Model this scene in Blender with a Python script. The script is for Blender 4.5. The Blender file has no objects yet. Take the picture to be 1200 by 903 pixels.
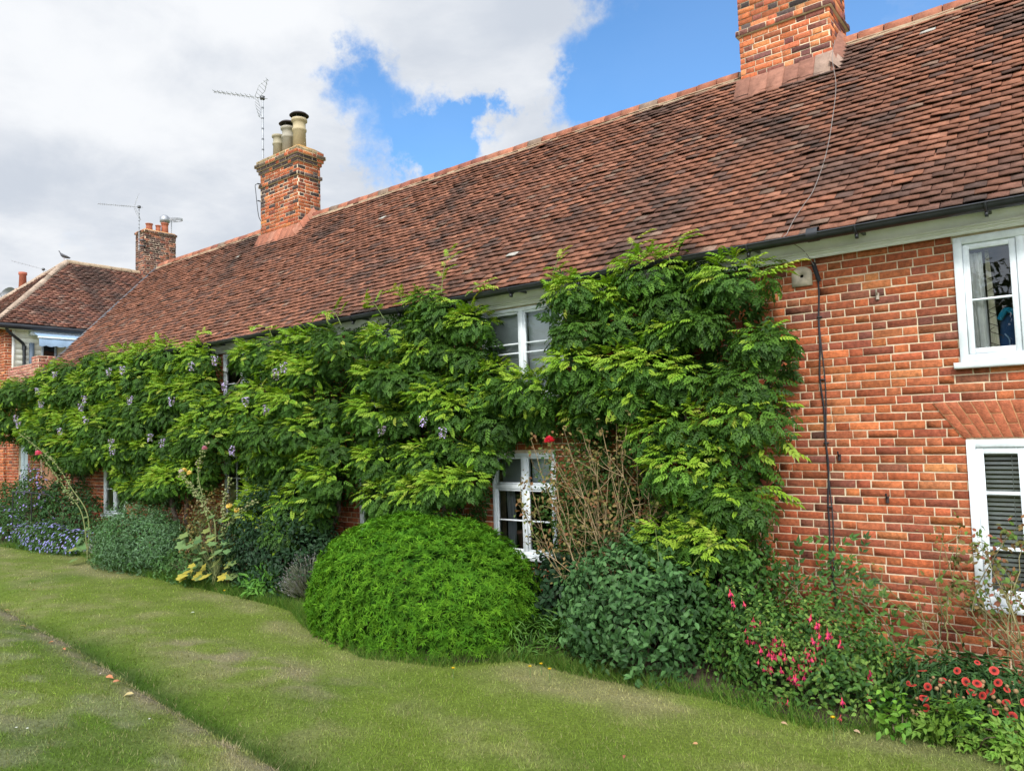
import bpy, math
import numpy as np
from mathutils import Matrix, Vector
C = bpy.data.collections.new('place'); 
S = bpy.context.scene
S.collection.children.link(C)
R = math.radians
# ------------------------------------------------------------ camera
cam = bpy.data.cameras.new('camera'); camo = bpy.data.objects.new('camera', cam); C.objects.link(camo)
AX = np.array([[0.786339, 0.617069, -0.029949], [0.061369, -0.029782, 0.997671], [-0.614739, 0.786345, 0.061288]])
CAM = np.array([0, -7.4, 2.3])
m = Matrix.Identity(4)
for i in range(3):
    m[i][0] = AX[0][i]; m[i][1] = AX[1][i]; m[i][2] = -AX[2][i]; m[i][3] = CAM[i]
camo.matrix_world = m
cam.sensor_width = 36; cam.lens = 26.04; cam.clip_end = 2000; cam.clip_start = .05
S.camera = camo
FPX = 868.
def ray(x, y):
    d = (x-600)/FPX*AX[0] - (y-451.5)/FPX*AX[1] + AX[2]
    return d
def proj(P):
    c = (np.asarray(P)-CAM) @ AX.T
    return 600+FPX*c[..., 0]/c[..., 2], 451.5-FPX*c[..., 1]/c[..., 2]
def W(x, y, Y=0.):
    d = ray(x, y); return CAM + d*(Y-CAM[1])/d[1]
# ------------------------------------------------------------ sky and sun
SUN_EL, SUN_AZ = 42, 152          # azimuth clockwise from +Y, the side the sun stands on
S.render.engine = 'CYCLES'
S.view_settings.view_transform = 'Standard'; S.view_settings.look = 'None'
S.view_settings.exposure = 0.08; S.view_settings.gamma = 1
w = bpy.data.worlds.new('World'); S.world = w; w.use_nodes = True
nt = w.node_tree; nt.nodes.clear()
def nd(t, typ, **k):
    n = t.nodes.new(typ)
    for a, b in k.items():
        if a in ('inp',):
            for i, v in b.items(): n.inputs[i].default_value = v
        else: setattr(n, a, b)
    return n
def mth(t, op, a, b=None, c=None, clamp=False):
    n = t.nodes.new('ShaderNodeMath'); n.operation = op; n.use_clamp = clamp
    for i, v in enumerate((a, b, c)):
        if v is None: continue
        if isinstance(v, (int, float)): n.inputs[i].default_value = v
        else: t.links.new(v, n.inputs[i])
    return n.outputs[0]
def mixc(t, f, a, b, mode='MIX'):
    n = t.nodes.new('ShaderNodeMix'); n.data_type = 'RGBA'; n.blend_type = mode; n.clamp_factor = True
    if isinstance(f, (int, float)): n.inputs[0].default_value = f
    else: t.links.new(f, n.inputs[0])
    for i, v in ((6, a), (7, b)):
        if isinstance(v, (tuple, list)): n.inputs[i].default_value = (*v[:3], 1)
        else: t.links.new(v, n.inputs[i])
    return n.outputs[2]
def smooth(t, v, a, b, lo=0., hi=1.):
    n = t.nodes.new('ShaderNodeMapRange'); n.interpolation_type = 'SMOOTHSTEP'
    t.links.new(v, n.inputs[0])
    for i, x in enumerate((a, b, lo, hi)): n.inputs[i+1].default_value = x
    return n.outputs[0]
SKYK, CLK = 0.10, 1.0
def build_sky():
    t = nt
    out = t.nodes.new('ShaderNodeOutputWorld'); bg = t.nodes.new('ShaderNodeBackground'); bg.inputs[1].default_value = SKYK
    t.links.new(bg.outputs[0], out.inputs[0])
    sky = t.nodes.new('ShaderNodeTexSky'); sky.sky_type = 'NISHITA'; sky.sun_disc = False
    sky.sun_elevation = R(SUN_EL); sky.sun_rotation = R(SUN_AZ); sky.air_density = 1.0; sky.dust_density = .6; sky.ozone_density = 2.0
    tc = t.nodes.new('ShaderNodeTexCoord'); d = tc.outputs['Generated']
    sep = t.nodes.new('ShaderNodeSeparateXYZ'); t.links.new(d, sep.inputs[0])
    zz = mth(t, 'ADD', mth(t, 'MAXIMUM', sep.outputs[2], 0.0), .22)
    comb = t.nodes.new('ShaderNodeCombineXYZ')
    t.links.new(mth(t, 'DIVIDE', sep.outputs[0], zz), comb.inputs[0]); t.links.new(mth(t, 'DIVIDE', sep.outputs[1], zz), comb.inputs[1])
    def noise(scale, det, rough, dist=0., off=(0, 0, 0), src=None):
        mp = t.nodes.new('ShaderNodeMapping'); mp.inputs[1].default_value = off; t.links.new(src or comb.outputs[0], mp.inputs[0])
        n = t.nodes.new('ShaderNodeTexNoise'); n.inputs['Scale'].default_value = scale; n.inputs['Detail'].default_value = det
        n.inputs['Roughness'].default_value = rough; n.inputs['Distortion'].default_value = dist
        t.links.new(mp.outputs[0], n.inputs['Vector']); return n.outputs[0]
    n1 = noise(1.3, 9, .56, .25, (3.1, 1.7, 0)); n2 = noise(3.4, 8, .6, .2, (7.7, 2.2, 0)); n3 = noise(1.1, 5, .5, 0, (1.2, 9.2, 0))
    # where the cloud deck breaks open (directions) : centre px-derived direction, angular radius, depth
    holes = [((790, 80), 9.0, .62), ((680, 100), 6, .45), ((840, 90), 7, .40), ((480, 150), 4.2, .55), ((530, 175), 3.2, .50), ((415, 135), 3.0, .30), ((470, 45), 2.6, .30),
             ((1060, 10), 6, .50), ((118, 262), 2.0, .45)]
    adds = [((612, 165), 3.8, .62), ((570, 45), 5.5, .36), ((650, 50), 4.0, .40), ((250, 60), 15, .30), ((150, 220), 9, .22), ((430, 210), 4, .4), ((790, 5), 4.5, .36), ((350, 90), 6, .2), ((745, 118), 1.6, .35)]
    cov = mth(t, 'ADD', mth(t, 'MULTIPLY', n1, .62), mth(t, 'MULTIPLY', n2, .38))
    cov = mth(t, 'ADD', cov, .10)
    wn = t.nodes.new('ShaderNodeTexNoise'); wn.inputs['Scale'].default_value = 5.5; wn.inputs['Detail'].default_value = 7; wn.inputs['Roughness'].default_value = .62; t.links.new(d, wn.inputs['Vector'])
    w1 = t.nodes.new('ShaderNodeVectorMath'); w1.operation = 'SUBTRACT'; t.links.new(wn.outputs['Color'], w1.inputs[0]); w1.inputs[1].default_value = (.5, .5, .5)
    w2 = t.nodes.new('ShaderNodeVectorMath'); w2.operation = 'SCALE'; t.links.new(w1.outputs[0], w2.inputs[0]); w2.inputs['Scale'].default_value = .36
    w3 = t.nodes.new('ShaderNodeVectorMath'); w3.operation = 'ADD'; t.links.new(d, w3.inputs[0]); t.links.new(w2.outputs[0], w3.inputs[1])
    w4 = t.nodes.new('ShaderNodeVectorMath'); w4.operation = 'NORMALIZE'; t.links.new(w3.outputs[0], w4.inputs[0]); dw = w4.outputs[0]
    def bump(px, rad):
        dv = ray(*px); dv = dv/np.linalg.norm(dv)
        dp = t.nodes.new('ShaderNodeVectorMath'); dp.operation = 'DOT_PRODUCT'; t.links.new(dw, dp.inputs[0]); dp.inputs[1].default_value = dv
        return smooth(t, dp.outputs['Value'], math.cos(R(rad*1.5)), math.cos(R(rad*.25)))
    for px, rad, k in holes: cov = mth(t, 'SUBTRACT', cov, mth(t, 'MULTIPLY', bump(px, rad), k*.62))
    for px, rad, k in adds: cov = mth(t, 'ADD', cov, mth(t, 'MULTIPLY', bump(px, rad), k*.6))
    mask = smooth(t, cov, .31, .68, .08, 1.0)
    # cloud body: thick parts grey, thin edges white
    shade = mth(t, 'ADD', mth(t, 'MULTIPLY', n3, .65), mth(t, 'MULTIPLY', noise(2.6, 8, .6, .3, (4.4, 6.1, 0)), .35))
    k = smooth(t, shade, .38, .58)
    cc = mixc(t, k, (.60, .65, .73), (.90, .92, .95))
    # brighter towards the sun's side of the sky (behind the camera)
    sd = (math.sin(R(SUN_AZ))*math.cos(R(SUN_EL)), math.cos(R(SUN_AZ))*math.cos(R(SUN_EL)), math.sin(R(SUN_EL)))
    dp = t.nodes.new('ShaderNodeVectorMath'); dp.operation = 'DOT_PRODUCT'; t.links.new(d, dp.inputs[0]); dp.inputs[1].default_value = sd
    br = smooth(t, dp.outputs['Value'], .3, 1.0, 1.0, 3.4)
    vm = t.nodes.new('ShaderNodeVectorMath'); vm.operation = 'SCALE'; t.links.new(cc, vm.inputs[0]); t.links.new(mth(t, 'MULTIPLY', br, CLK/SKYK), vm.inputs['Scale'])
    hs = t.nodes.new('ShaderNodeHueSaturation'); hs.inputs['Saturation'].default_value = 1.3; hs.inputs['Value'].default_value = 2.3; t.links.new(sky.outputs[0], hs.inputs['Color'])
    t.links.new(mixc(t, mask, hs.outputs[0], vm.outputs[0]), bg.inputs[0])
build_sky()
sl = bpy.data.lights.new('sun', 'SUN'); sl.energy = 2.5; sl.angle = R(12); sl.color = (1, .95, .87)
so = bpy.data.objects.new('sun', sl); C.objects.link(so)
so.rotation_euler = Vector((-math.sin(R(SUN_AZ))*math.cos(R(SUN_EL)), -math.cos(R(SUN_AZ))*math.cos(R(SUN_EL)), -math.sin(R(SUN_EL)))).to_track_quat('-Z', 'Y').to_euler()
# ------------------------------------------------------------ helpers
rng = np.random.default_rng(7)
def tag(o, label=None, cat=None, group=None, kind=None):
    if label: o['label'] = label
    if cat: o['category'] = cat
    if group: o['group'] = group
    if kind: o['kind'] = kind
    return o
def thing(name, loc, label, cat, group=None):
    o = bpy.data.objects.new(name, None); C.objects.link(o); o.location = loc; o.empty_display_size = .2
    return tag(o, label, cat, group)
def wloc(o):
    v = Vector(o.location)
    return v if not o.parent or o.type == 'MESH' and o.parent is None else v
def par(o, p):
    # children are modelled in world coordinates: cancel the root's offset
    o.parent = p
    r = p
    o.matrix_parent_inverse = Matrix.Translation(-Vector(p.location)) if p.type == 'EMPTY' else Matrix.Identity(4)
    return o
class MB:
    def __init__(s): s.co = []; s.f = []; s.c = []; s.mi = []; s.n = 0
    def add(s, co, f, col=(1, 1, 1), mi=0):
        co = np.asarray(co, float).reshape(-1, 3); f = np.asarray(f)
        s.co.append(co); s.f.append(f+s.n); s.n += len(co)
        c = np.asarray(col, float)
        if c.ndim == 1: c = np.tile(c[:3], (len(co), 1))
        s.c.append(c); s.mi.append(np.full(len(f), mi)); return s
    def build(s, name, mats, parent=None, smooth=False):
        me = bpy.data.meshes.new(name)
        co = np.concatenate(s.co); cc = np.concatenate(s.c)
        me.vertices.add(len(co)); me.vertices.foreach_set('co', co.astype(np.float32).ravel())
        lv = np.concatenate([f.ravel() for f in s.f]); sz = np.concatenate([np.full(len(f), f.shape[1]) for f in s.f])
        st = np.concatenate([[0], np.cumsum(sz)[:-1]])
        me.loops.add(len(lv)); me.loops.foreach_set('vertex_index', lv.astype(np.int32))
        me.polygons.add(len(sz)); me.polygons.foreach_set('loop_start', st.astype(np.int32))
        me.polygons.foreach_set('material_index', np.concatenate(s.mi).astype(np.int32))
        if smooth: me.polygons.foreach_set('use_smooth', np.ones(len(sz), bool))
        a = me.attributes.new('tint', 'FLOAT_COLOR', 'POINT')
        a.data.foreach_set('color', np.concatenate([cc, np.ones((len(cc), 1))], 1).astype(np.float32).ravel())
        me.update(calc_edges=True); me.validate()
        for m_ in (mats if isinstance(mats, (list, tuple)) else [mats]): me.materials.append(m_)
        o = bpy.data.objects.new(name, me); C.objects.link(o)
        if parent is not None: par(o, parent)
        return o
BF = np.array([[0, 3, 2, 1], [4, 5, 6, 7], [0, 1, 5, 4], [1, 2, 6, 5], [2, 3, 7, 6], [3, 0, 4, 7]])
def box(mb, x0, x1, y0, y1, z0, z1, col=(1, 1, 1), mi=0):
    return mb.add([(x0, y0, z0), (x1, y0, z0), (x1, y1, z0), (x0, y1, z0), (x0, y0, z1), (x1, y0, z1), (x1, y1, z1), (x0, y1, z1)], BF, col, mi)
def bbox(mb, x0, x1, y0, y1, z0, z1, b=.004, col=(1, 1, 1), mi=0):
    # box with chamfered edges facing the street (-Y)
    co = []
    for (dy, i) in ((y1, 0), (y0+b, 0), (y0, b)):
        co += [(x0+i, dy, z0+i), (x1-i, dy, z0+i), (x1-i, dy, z1-i), (x0+i, dy, z1-i)]
    f = [[3, 2, 1, 0]]
    for k in (0, 4):
        for i in range(4): f.append([k+i, k+(i+1) % 4, k+4+(i+1) % 4, k+4+i])
    f.append([8, 9, 10, 11])
    return mb.add(co, f, col, mi)
def nrm(v): 
    v = np.asarray(v, float); return v/np.maximum(np.linalg.norm(v, axis=-1, keepdims=True), 1e-9)
def tube(mb, pts, rad, n=6, col=(1, 1, 1), mi=0, cap=True):
    pts = np.asarray(pts, float); k = len(pts); rad = np.broadcast_to(np.asarray(rad, float), (k,))
    t = nrm(np.gradient(pts, axis=0)); up = np.array([0, 0, 1.]) if abs(t[0][2]) < .9 else np.array([1., 0, 0])
    co = []; a = np.arange(n)*2*np.pi/n
    u = nrm(np.cross(t[0], up))
    for i in range(k):
        u = nrm(u - t[i]*(u@t[i])); v = np.cross(t[i], u)
        co.append(pts[i]+rad[i]*(np.cos(a)[:, None]*u+np.sin(a)[:, None]*v))
    f = [[i*n+j, i*n+(j+1) % n, (i+1)*n+(j+1) % n, (i+1)*n+j] for i in range(k-1) for j in range(n)]
    co = np.concatenate(co); mb.add(co, f, col, mi)
    if cap:
        base = mb.n-len(co)
        mb.add(co[:n], [list(range(n))[::-1]], col, mi); mb.add(co[-n:], [list(range(n))], col, mi)
    return mb
def curve(pts, n=16):
    # Catmull-Rom through the points
    p = np.asarray(pts, float); p = np.vstack([2*p[0]-p[1], p, 2*p[-1]-p[-2]]); out = []
    for i in range(1, len(p)-2):
        for t in np.linspace(0, 1, n, endpoint=False):
            out.append(.5*((2*p[i])+(-p[i-1]+p[i+1])*t+(2*p[i-1]-5*p[i]+4*p[i+1]-p[i+2])*t*t+(-p[i-1]+3*p[i]-3*p[i+1]+p[i+2])*t**3))
    out.append(p[-2]); return np.array(out)
def lathe(mb, prof, c, n=20, col=(1, 1, 1), mi=0, tilt=None):
    a = np.arange(n)*2*np.pi/n; co = []
    for r_, z in prof: co.append(np.stack([r_*np.cos(a), r_*np.sin(a), np.full(n, z)], 1))
    co = np.concatenate(co)
    if tilt is not None: co = co@np.array(tilt).T
    f = [[i*n+j, i*n+(j+1) % n, (i+1)*n+(j+1) % n, (i+1)*n+j] for i in range(len(prof)-1) for j in range(n)]
    return mb.add(co+np.asarray(c), f, col, mi)
def _h(ix, iy, s):
    v = np.sin(ix*127.1+iy*311.7+s*74.7)*43758.5453; return v-np.floor(v)
def vn(x, y, s=0):
    x = np.asarray(x, float); y = np.asarray(y, float); ix = np.floor(x); iy = np.floor(y); fx = x-ix; fy = y-iy
    fx = fx*fx*(3-2*fx); fy = fy*fy*(3-2*fy)
    return (_h(ix, iy, s)*(1-fx)+_h(ix+1, iy, s)*fx)*(1-fy)+(_h(ix, iy+1, s)*(1-fx)+_h(ix+1, iy+1, s)*fx)*fy
def fbm(x, y, s=0, o=4):
    r_ = 0; a = .5; k = 0
    for i in range(o): r_ = r_+a*vn(x*2**i, y*2**i, s+i*13); k += a; a *= .5
    return r_/k
def lerp(a, b, t): return np.asarray(a)*(1-t)+np.asarray(b)*t
# ------------------------------------------------------------ materials
MATS = {}
def mat(name, col=(1, 1, 1), rough=.8, spec=.3, var=.15, vscale=6., bump=0., bscale=40., transl=0., metal=0., sheen=0., var2=0.):
    if name in MATS: return MATS[name]
    mt = bpy.data.materials.new(name); mt.use_nodes = True; t = mt.node_tree; t.nodes.clear()
    o = t.nodes.new('ShaderNodeOutputMaterial'); b = t.nodes.new('ShaderNodeBsdfPrincipled')
    b.inputs['Roughness'].default_value = rough; b.inputs['Specular IOR Level'].default_value = spec; b.inputs['Metallic'].default_value = metal
    at = t.nodes.new('ShaderNodeAttribute'); at.attribute_name = 'tint'
    c = mixc(t, 1., at.outputs[0], col, 'MULTIPLY')
    tc = t.nodes.new('ShaderNodeTexCoord')
    if var > 0:
        n = t.nodes.new('ShaderNodeTexNoise'); n.inputs['Scale'].default_value = vscale; n.inputs['Detail'].default_value = 6; n.inputs['Roughness'].default_value = .65
        t.links.new(tc.outputs['Object'], n.inputs['Vector'])
        k = smooth(t, n.outputs[0], .25, .75, 1-var, 1+var)
        vm = t.nodes.new('ShaderNodeVectorMath'); vm.operation = 'SCALE'; t.links.new(c, vm.inputs[0]); t.links.new(k, vm.inputs['Scale']); c = vm.outputs[0]
    t.links.new(c, b.inputs['Base Color'])
    if bump > 0:
        n = t.nodes.new('ShaderNodeTexNoise'); n.inputs['Scale'].default_value = bscale; n.inputs['Detail'].default_value = 5
        t.links.new(tc.outputs['Object'], n.inputs['Vector'])
        bp = t.nodes.new('ShaderNodeBump'); bp.inputs['Strength'].default_value = bump; bp.inputs['Distance'].default_value = .01
        t.links.new(n.outputs[0], bp.inputs['Height']); t.links.new(bp.outputs[0], b.inputs['Normal'])
    if transl > 0:
        tr = t.nodes.new('ShaderNodeBsdfTranslucent'); t.links.new(mixc(t, 1., c, (1.3, 1.25, .5), 'MULTIPLY'), tr.inputs[0])
        ms = t.nodes.new('ShaderNodeMixShader'); ms.inputs[0].default_value = transl
        t.links.new(b.outputs[0], ms.inputs[1]); t.links.new(tr.outputs[0], ms.inputs[2]); t.links.new(ms.outputs[0], o.inputs[0])
    else: t.links.new(b.outputs[0], o.inputs[0])
    MATS[name] = mt; return mt
def glass_mat():
    mt = bpy.data.materials.new('window glass'); mt.use_nodes = True; t = mt.node_tree; t.nodes.clear()
    o = t.nodes.new('ShaderNodeOutputMaterial'); g = t.nodes.new('ShaderNodeBsdfGlossy'); g.inputs['Roughness'].default_value = .01
    tr = t.nodes.new('ShaderNodeBsdfTransparent'); tr.inputs[0].default_value = (.92, .95, .94, 1)
    fr = t.nodes.new('ShaderNodeFresnel'); fr.inputs[0].default_value = 1.52
    tc = t.nodes.new('ShaderNodeTexCoord'); n = t.nodes.new('ShaderNodeTexNoise'); n.inputs['Scale'].default_value = 2.2; t.links.new(tc.outputs['Object'], n.inputs['Vector'])
    bp = t.nodes.new('ShaderNodeBump'); bp.inputs['Strength'].default_value = .12; bp.inputs['Distance'].default_value = .02; t.links.new(n.outputs[0], bp.inputs['Height']); t.links.new(bp.outputs[0], g.inputs['Normal'])
    ms = t.nodes.new('ShaderNodeMixShader'); t.links.new(mth(t, 'MULTIPLY', fr.outputs[0], 1.9, clamp=True), ms.inputs[0])
    t.links.new(tr.outputs[0], ms.inputs[1]); t.links.new(g.outputs[0], ms.inputs[2]); t.links.new(ms.outputs[0], o.inputs[0]); return mt
M_brick = mat('old red brick', rough=.9, var=.34, vscale=26, bump=.9, bscale=90)
M_mortar = mat('lime mortar', (.70, .57, .40), .95, var=.2, vscale=12, bump=.5, bscale=120)
M_tile = mat('clay roof tile', rough=.9, var=.25, vscale=14, bump=.5, bscale=60)
M_white = mat('white paint', (.80, .85, .88), .5, .35, var=.12, vscale=7, bump=.08, bscale=30)
M_frieze = mat('cream painted board', (.90, .90, .86), .6, .3, var=.08, vscale=3, bump=.1, bscale=14)
M_black = mat('black gutter', (.022, .024, .028), .38, .5, var=.3, vscale=8)
M_leaf = mat('leaf', rough=.5, spec=.2, var=.12, vscale=30, transl=.22)
M_leafmatt = mat('matt leaf', rough=.7, spec=.12, var=.12, vscale=30, transl=.22)
M_petal = mat('petal', rough=.6, spec=.2, var=.1, vscale=40, transl=.3)
M_wood = mat('woody stem', rough=.9, var=.3, vscale=20, bump=.4)
M_plain = mat('plain', rough=.7, var=.1)
M_metal = mat('grey metal', (.42, .43, .44), .4, .5, var=.2, metal=.7)
M_lead = mat('lead sheet', (.10, .105, .115), .6, .4, var=.3)
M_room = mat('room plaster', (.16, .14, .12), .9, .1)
M_cloth = mat('cloth', rough=.95, spec=.1, var=.08, bump=.2, bscale=60)
M_glass = glass_mat()
M_soil = mat('garden soil', (.075, .052, .036), .95, var=.5, vscale=9, bump=1., bscale=30)
# ------------------------------------------------------------ leaf templates (x along the leaf, z its upper side)
def T_lance(w=.22, droop=.12):
    return np.array([(0, 0, 0), (.45, -w/2, .03), (1, 0, -droop), (.45, w/2, .03)]), np.array([[0, 1, 2], [0, 2, 3]])
def T_ovate(w=.55, droop=.15):
    return np.array([(0, 0, 0), (.3, -w/2, .06), (.3, w/2, .06), (.68, -w*.4, .02), (.68, w*.4, .02), (1, 0, -droop), (.5, 0, -.03)]), \
        np.array([[0, 1, 6], [1, 3, 6], [3, 5, 6], [5, 4, 6], [4, 2, 6], [2, 0, 6]])
def T_lobed(n=5, w=1.):
    co = [(.35, 0, -.04), (0, 0, 0)]; k = 2*n+1
    for i in range(k):
        a = R(-150+300*i/(k-1)); r_ = .62 if i % 2 else .42
        if i in (0, k-1): r_ = .3
        co.append((.35+r_*math.cos(a), r_*math.sin(a)*w, -.10*r_+.05*(i % 2)))
    f = [[0, i, i+1] for i in range(2, k+1)]+[[0, 1, 2], [0, k+1, 1]]
    return np.array(co), np.array(f)
def T_pinnate(pairs=5, ll=.30, lw=.12, droop=.30, ang=58):
    co = []; f = []
    def leaflet(p, a, l, dz):
        ca, sa = math.cos(a), math.sin(a); b = len(co)
        for x, y, z in ((0, 0, 0), (.42*l, -lw/2, .008), (l, 0, -dz*l), (.42*l, lw/2, .008)):
            co.append((p[0]+x*ca-y*sa, p[1]+x*sa+y*ca, p[2]+z))
        f.extend([[b, b+1, b+2], [b, b+2, b+3]])
    for i in range(pairs):
        x = .18+.72*i/(pairs-1); z = -droop*x*x
        for s in (-1, 1): leaflet((x, 0, z), s*R(ang-6*i), ll*(1-.25*abs(i/(pairs-1)-.45)), .35)
    leaflet((.97, 0, -droop), 0, ll*1.05, .5)
    return np.array(co), np.array(f)
def scatter(mb, T, pos, ax, nr, sc, col, mi=0, cj=0.):
    tv, tf = T; N = len(pos); X = nrm(ax); nr = np.asarray(nr, float); Z = nrm(nr-(nr*X).sum(1)[:, None]*X); Y = np.cross(Z, X)
    sc = np.broadcast_to(sc, (N,))
    co = (tv[None, :, 0, None]*X[:, None]+tv[None, :, 1, None]*Y[:, None]+tv[None, :, 2, None]*Z[:, None])*sc[:, None, None]+np.asarray(pos)[:, None]
    f = (tf[None]+(np.arange(N)*len(tv))[:, None, None]).reshape(-1, tf.shape[1])
    col = np.broadcast_to(col, (N, 3))
    c = np.repeat(col, len(tv), 0)
    if cj: c = c*(1+cj*(rng.random((len(c), 1))-.5))
    return mb.add(co.reshape(-1, 3), f, c, mi)
def pal(n, cols, wts=None):
    cols = np.array(cols); i = rng.choice(len(cols), n, p=None if wts is None else np.array(wts)/sum(wts))
    j = rng.choice(len(cols), n, p=None if wts is None else np.array(wts)/sum(wts)); t = rng.random((n, 1))*.5
    return cols[i]*(1-t)+cols[j]*t
# ------------------------------------------------------------ ground
def bank_y(x): return -3.52-.105*(x+12.3)+.10*(fbm(x*.9, x*0, 3)-.5)
def gz(x, y):
    x = np.asarray(x, float); y = np.asarray(y, float)
    d = bank_y(x)-y                        # >0 on the camera's side of the lip
    side = np.clip((d+.02)/.12, 0, 1); side = side*side*(3-2*side)
    z = .13*side + np.clip(d-.2, 0, 5)*.10*(1-.0*x)
    z = z-.06*np.exp(-((d+.16)/.26)**2)
    z = np.where(y < -10, np.clip(z, -1, .66), z)
    z = z+.035*(fbm(x*.6+5, y*.6, 2)-.5)+.012*(fbm(x*4, y*4, 9)-.5)
    return z
EDGE = np.array([(-40, -1.4), (-21, -1.2), (-18.2, -.95), (-16.63, -.72), (-14.4, -1.1), (-12.18, -1.15), (-9.83, -1.22), (-8.6, -1.30), (-7.7, -1.75), (-6.09, -2.2), (-5.18, -1.95), (-4.66, -1.4), (-3.81, -1.45), (-2.75, -1.35), (-1.83, -1.5), (-1.35, -1.32), (-.51, -1.31), (2, -1.3), (6, -1.3)])
def edge_y(x): return np.interp(x, EDGE[:, 0], EDGE[:, 1])
def lawn_col(x, y):
    a = fbm(x*.8+3, y*1.6, 21, 5); b = fbm(x*3.+1, y*5., 31, 4); c = fbm(x*.35, y*.5, 5, 3)
    green = np.array((.190, .265, .042)); deep = np.array((.062, .150, .014)); straw = np.array((.40, .355, .185)); bare = np.array((.32, .265, .185))
    d = bank_y(x)-y
    t = np.clip((a-.40)*4.2, 0, 1)*np.clip((b-.30)*3, .15, 1)
    col = green*(1-t[..., None]*.5)+straw*(t[..., None]*.5)
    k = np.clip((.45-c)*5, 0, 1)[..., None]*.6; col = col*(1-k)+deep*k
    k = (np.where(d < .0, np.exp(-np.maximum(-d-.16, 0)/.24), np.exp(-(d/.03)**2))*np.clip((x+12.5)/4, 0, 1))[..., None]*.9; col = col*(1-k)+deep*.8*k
    k = (np.exp(-((d-.12)/.17)**2)*np.clip((b-.22)*3.2, .15, 1))[..., None]*.85; col = col*(1-k)+bare*k
    # worn streak along the middle of the lawn
    cy = -2.95-.02*(x+8); k = (np.exp(-((y-cy)/.30)**2)*np.clip((b-.38)*5, 0, 1)*np.exp(-((x+7)/2.2)**2))[..., None]*.7; col = col*(1-k)+bare*k
    k = (np.exp(-((y-edge_y(x)+.35)/.25)**2)*.55*np.clip((a-.3)*4, 0, 1))[..., None]; col = col*(1-k)+straw*k
    e = fbm(x*2.2+40, y*3.4, 61, 4); k = (np.clip(d*2, 0, 1)*np.clip((e-.54)*7, 0, 1))[..., None]*.42; col = col*(1-k)+np.array((.34, .31, .22))*k
    return col*(.82+.36*fbm(x*7, y*9, 44, 3))[..., None]
def grid(xs, ys, zf, cf, name, m_, parent=None):
    X, Y = np.meshgrid(xs, ys); Z = zf(X, Y); nx = len(xs)
    i = np.arange(len(ys)-1)[:, None]*nx+np.arange(nx-1)[None]; f = np.stack([i, i+1, i+nx+1, i+nx], -1).reshape(-1, 4)
    mb = MB(); mb.add(np.stack([X, Y, Z], -1).reshape(-1, 3), f, cf(X, Y).reshape(-1, 3))
    return mb.build(name, m_, parent, True)
M_lawn = mat('lawn turf', rough=.95, spec=.1, var=.35, vscale=35, bump=1., bscale=120)
xs = np.concatenate([[-900, -400, -200, -100, -60, -40], np.arange(-30, 6, .1), [6, 8, 12, 20, 40, 80, 200, 500]])
ys = np.concatenate([[-600, -300, -150, -80, -50, -35, -25, -18, -14, -11, -9], np.arange(-7.6, .4, .08), [.4, 1, 3, 8, 15, 40, 100, 300, 900]])
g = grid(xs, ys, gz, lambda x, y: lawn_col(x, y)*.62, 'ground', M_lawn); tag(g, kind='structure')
# flower bed soil along the wall
mb = MB(); xx = np.arange(-24, 4, .08); K = 14; co = []
for i, t in enumerate(np.linspace(0, 1, K)):
    yy = lerp(0.0, edge_y(xx)+.05*(fbm(xx*3, xx*0, 4)-.5)+.10, t)
    co.append(np.stack([xx, yy, gz(xx, yy)+.006+.05*np.sin(np.pi*min(1, t*1.02))*fbm(xx*5, yy*5, 8)], 1))
co = np.concatenate(co); n = len(xx); i = np.arange(K-1)[:, None]*n+np.arange(n-1)[None]
mb.add(co, np.stack([i, i+n, i+n+1, i+1], -1).reshape(-1, 4)); tag(mb.build('flower_bed', M_soil, None, True), kind='structure')
# grass blades
def blades(mb, P, h, wd, col, lean=.5):
    N = len(P); a = rng.random(N)*2*np.pi; dx = np.stack([np.cos(a), np.sin(a), 0*a], 1)
    b = rng.random(N)*2*np.pi; ln = np.stack([np.cos(b), np.sin(b), 0*b], 1)*(lean*rng.random(N)*h)[:, None]
    up = np.array([0, 0, 1.])*h[:, None]
    co = np.stack([P-dx*wd[:, None]/2, P+dx*wd[:, None]/2, P+up+ln], 1).reshape(-1, 3)
    f = np.arange(3*N).reshape(-1, 3)
    mb.add(co, f, np.repeat(col, 3, 0))
M_grass = mat('grass blade', rough=.7, spec=.15, var=.0, transl=.3)
N = 330000
rr = 1/rng.uniform(1/34., 1/2.6, N)**1; th = R(-78)+rng.random(N)*R(86)
x = rr*np.sin(th); y = -7.4+rr*np.cos(th)
k = (y < edge_y(x)+.05) & (y > -7.2); x = x[k]; y = y[k]; rr = rr[k]
P = np.stack([x, y, gz(x, y)-.002], 1); N = len(x)
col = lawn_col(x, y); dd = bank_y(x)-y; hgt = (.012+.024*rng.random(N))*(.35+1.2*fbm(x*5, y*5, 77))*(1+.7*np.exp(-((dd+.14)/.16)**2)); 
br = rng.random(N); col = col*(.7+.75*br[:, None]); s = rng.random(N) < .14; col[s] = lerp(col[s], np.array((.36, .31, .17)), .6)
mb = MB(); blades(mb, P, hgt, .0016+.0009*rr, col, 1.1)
tag(mb.build('lawn_grass', M_grass), 'short mown green and straw coloured lawn grass', 'grass', kind='stuff')
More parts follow.
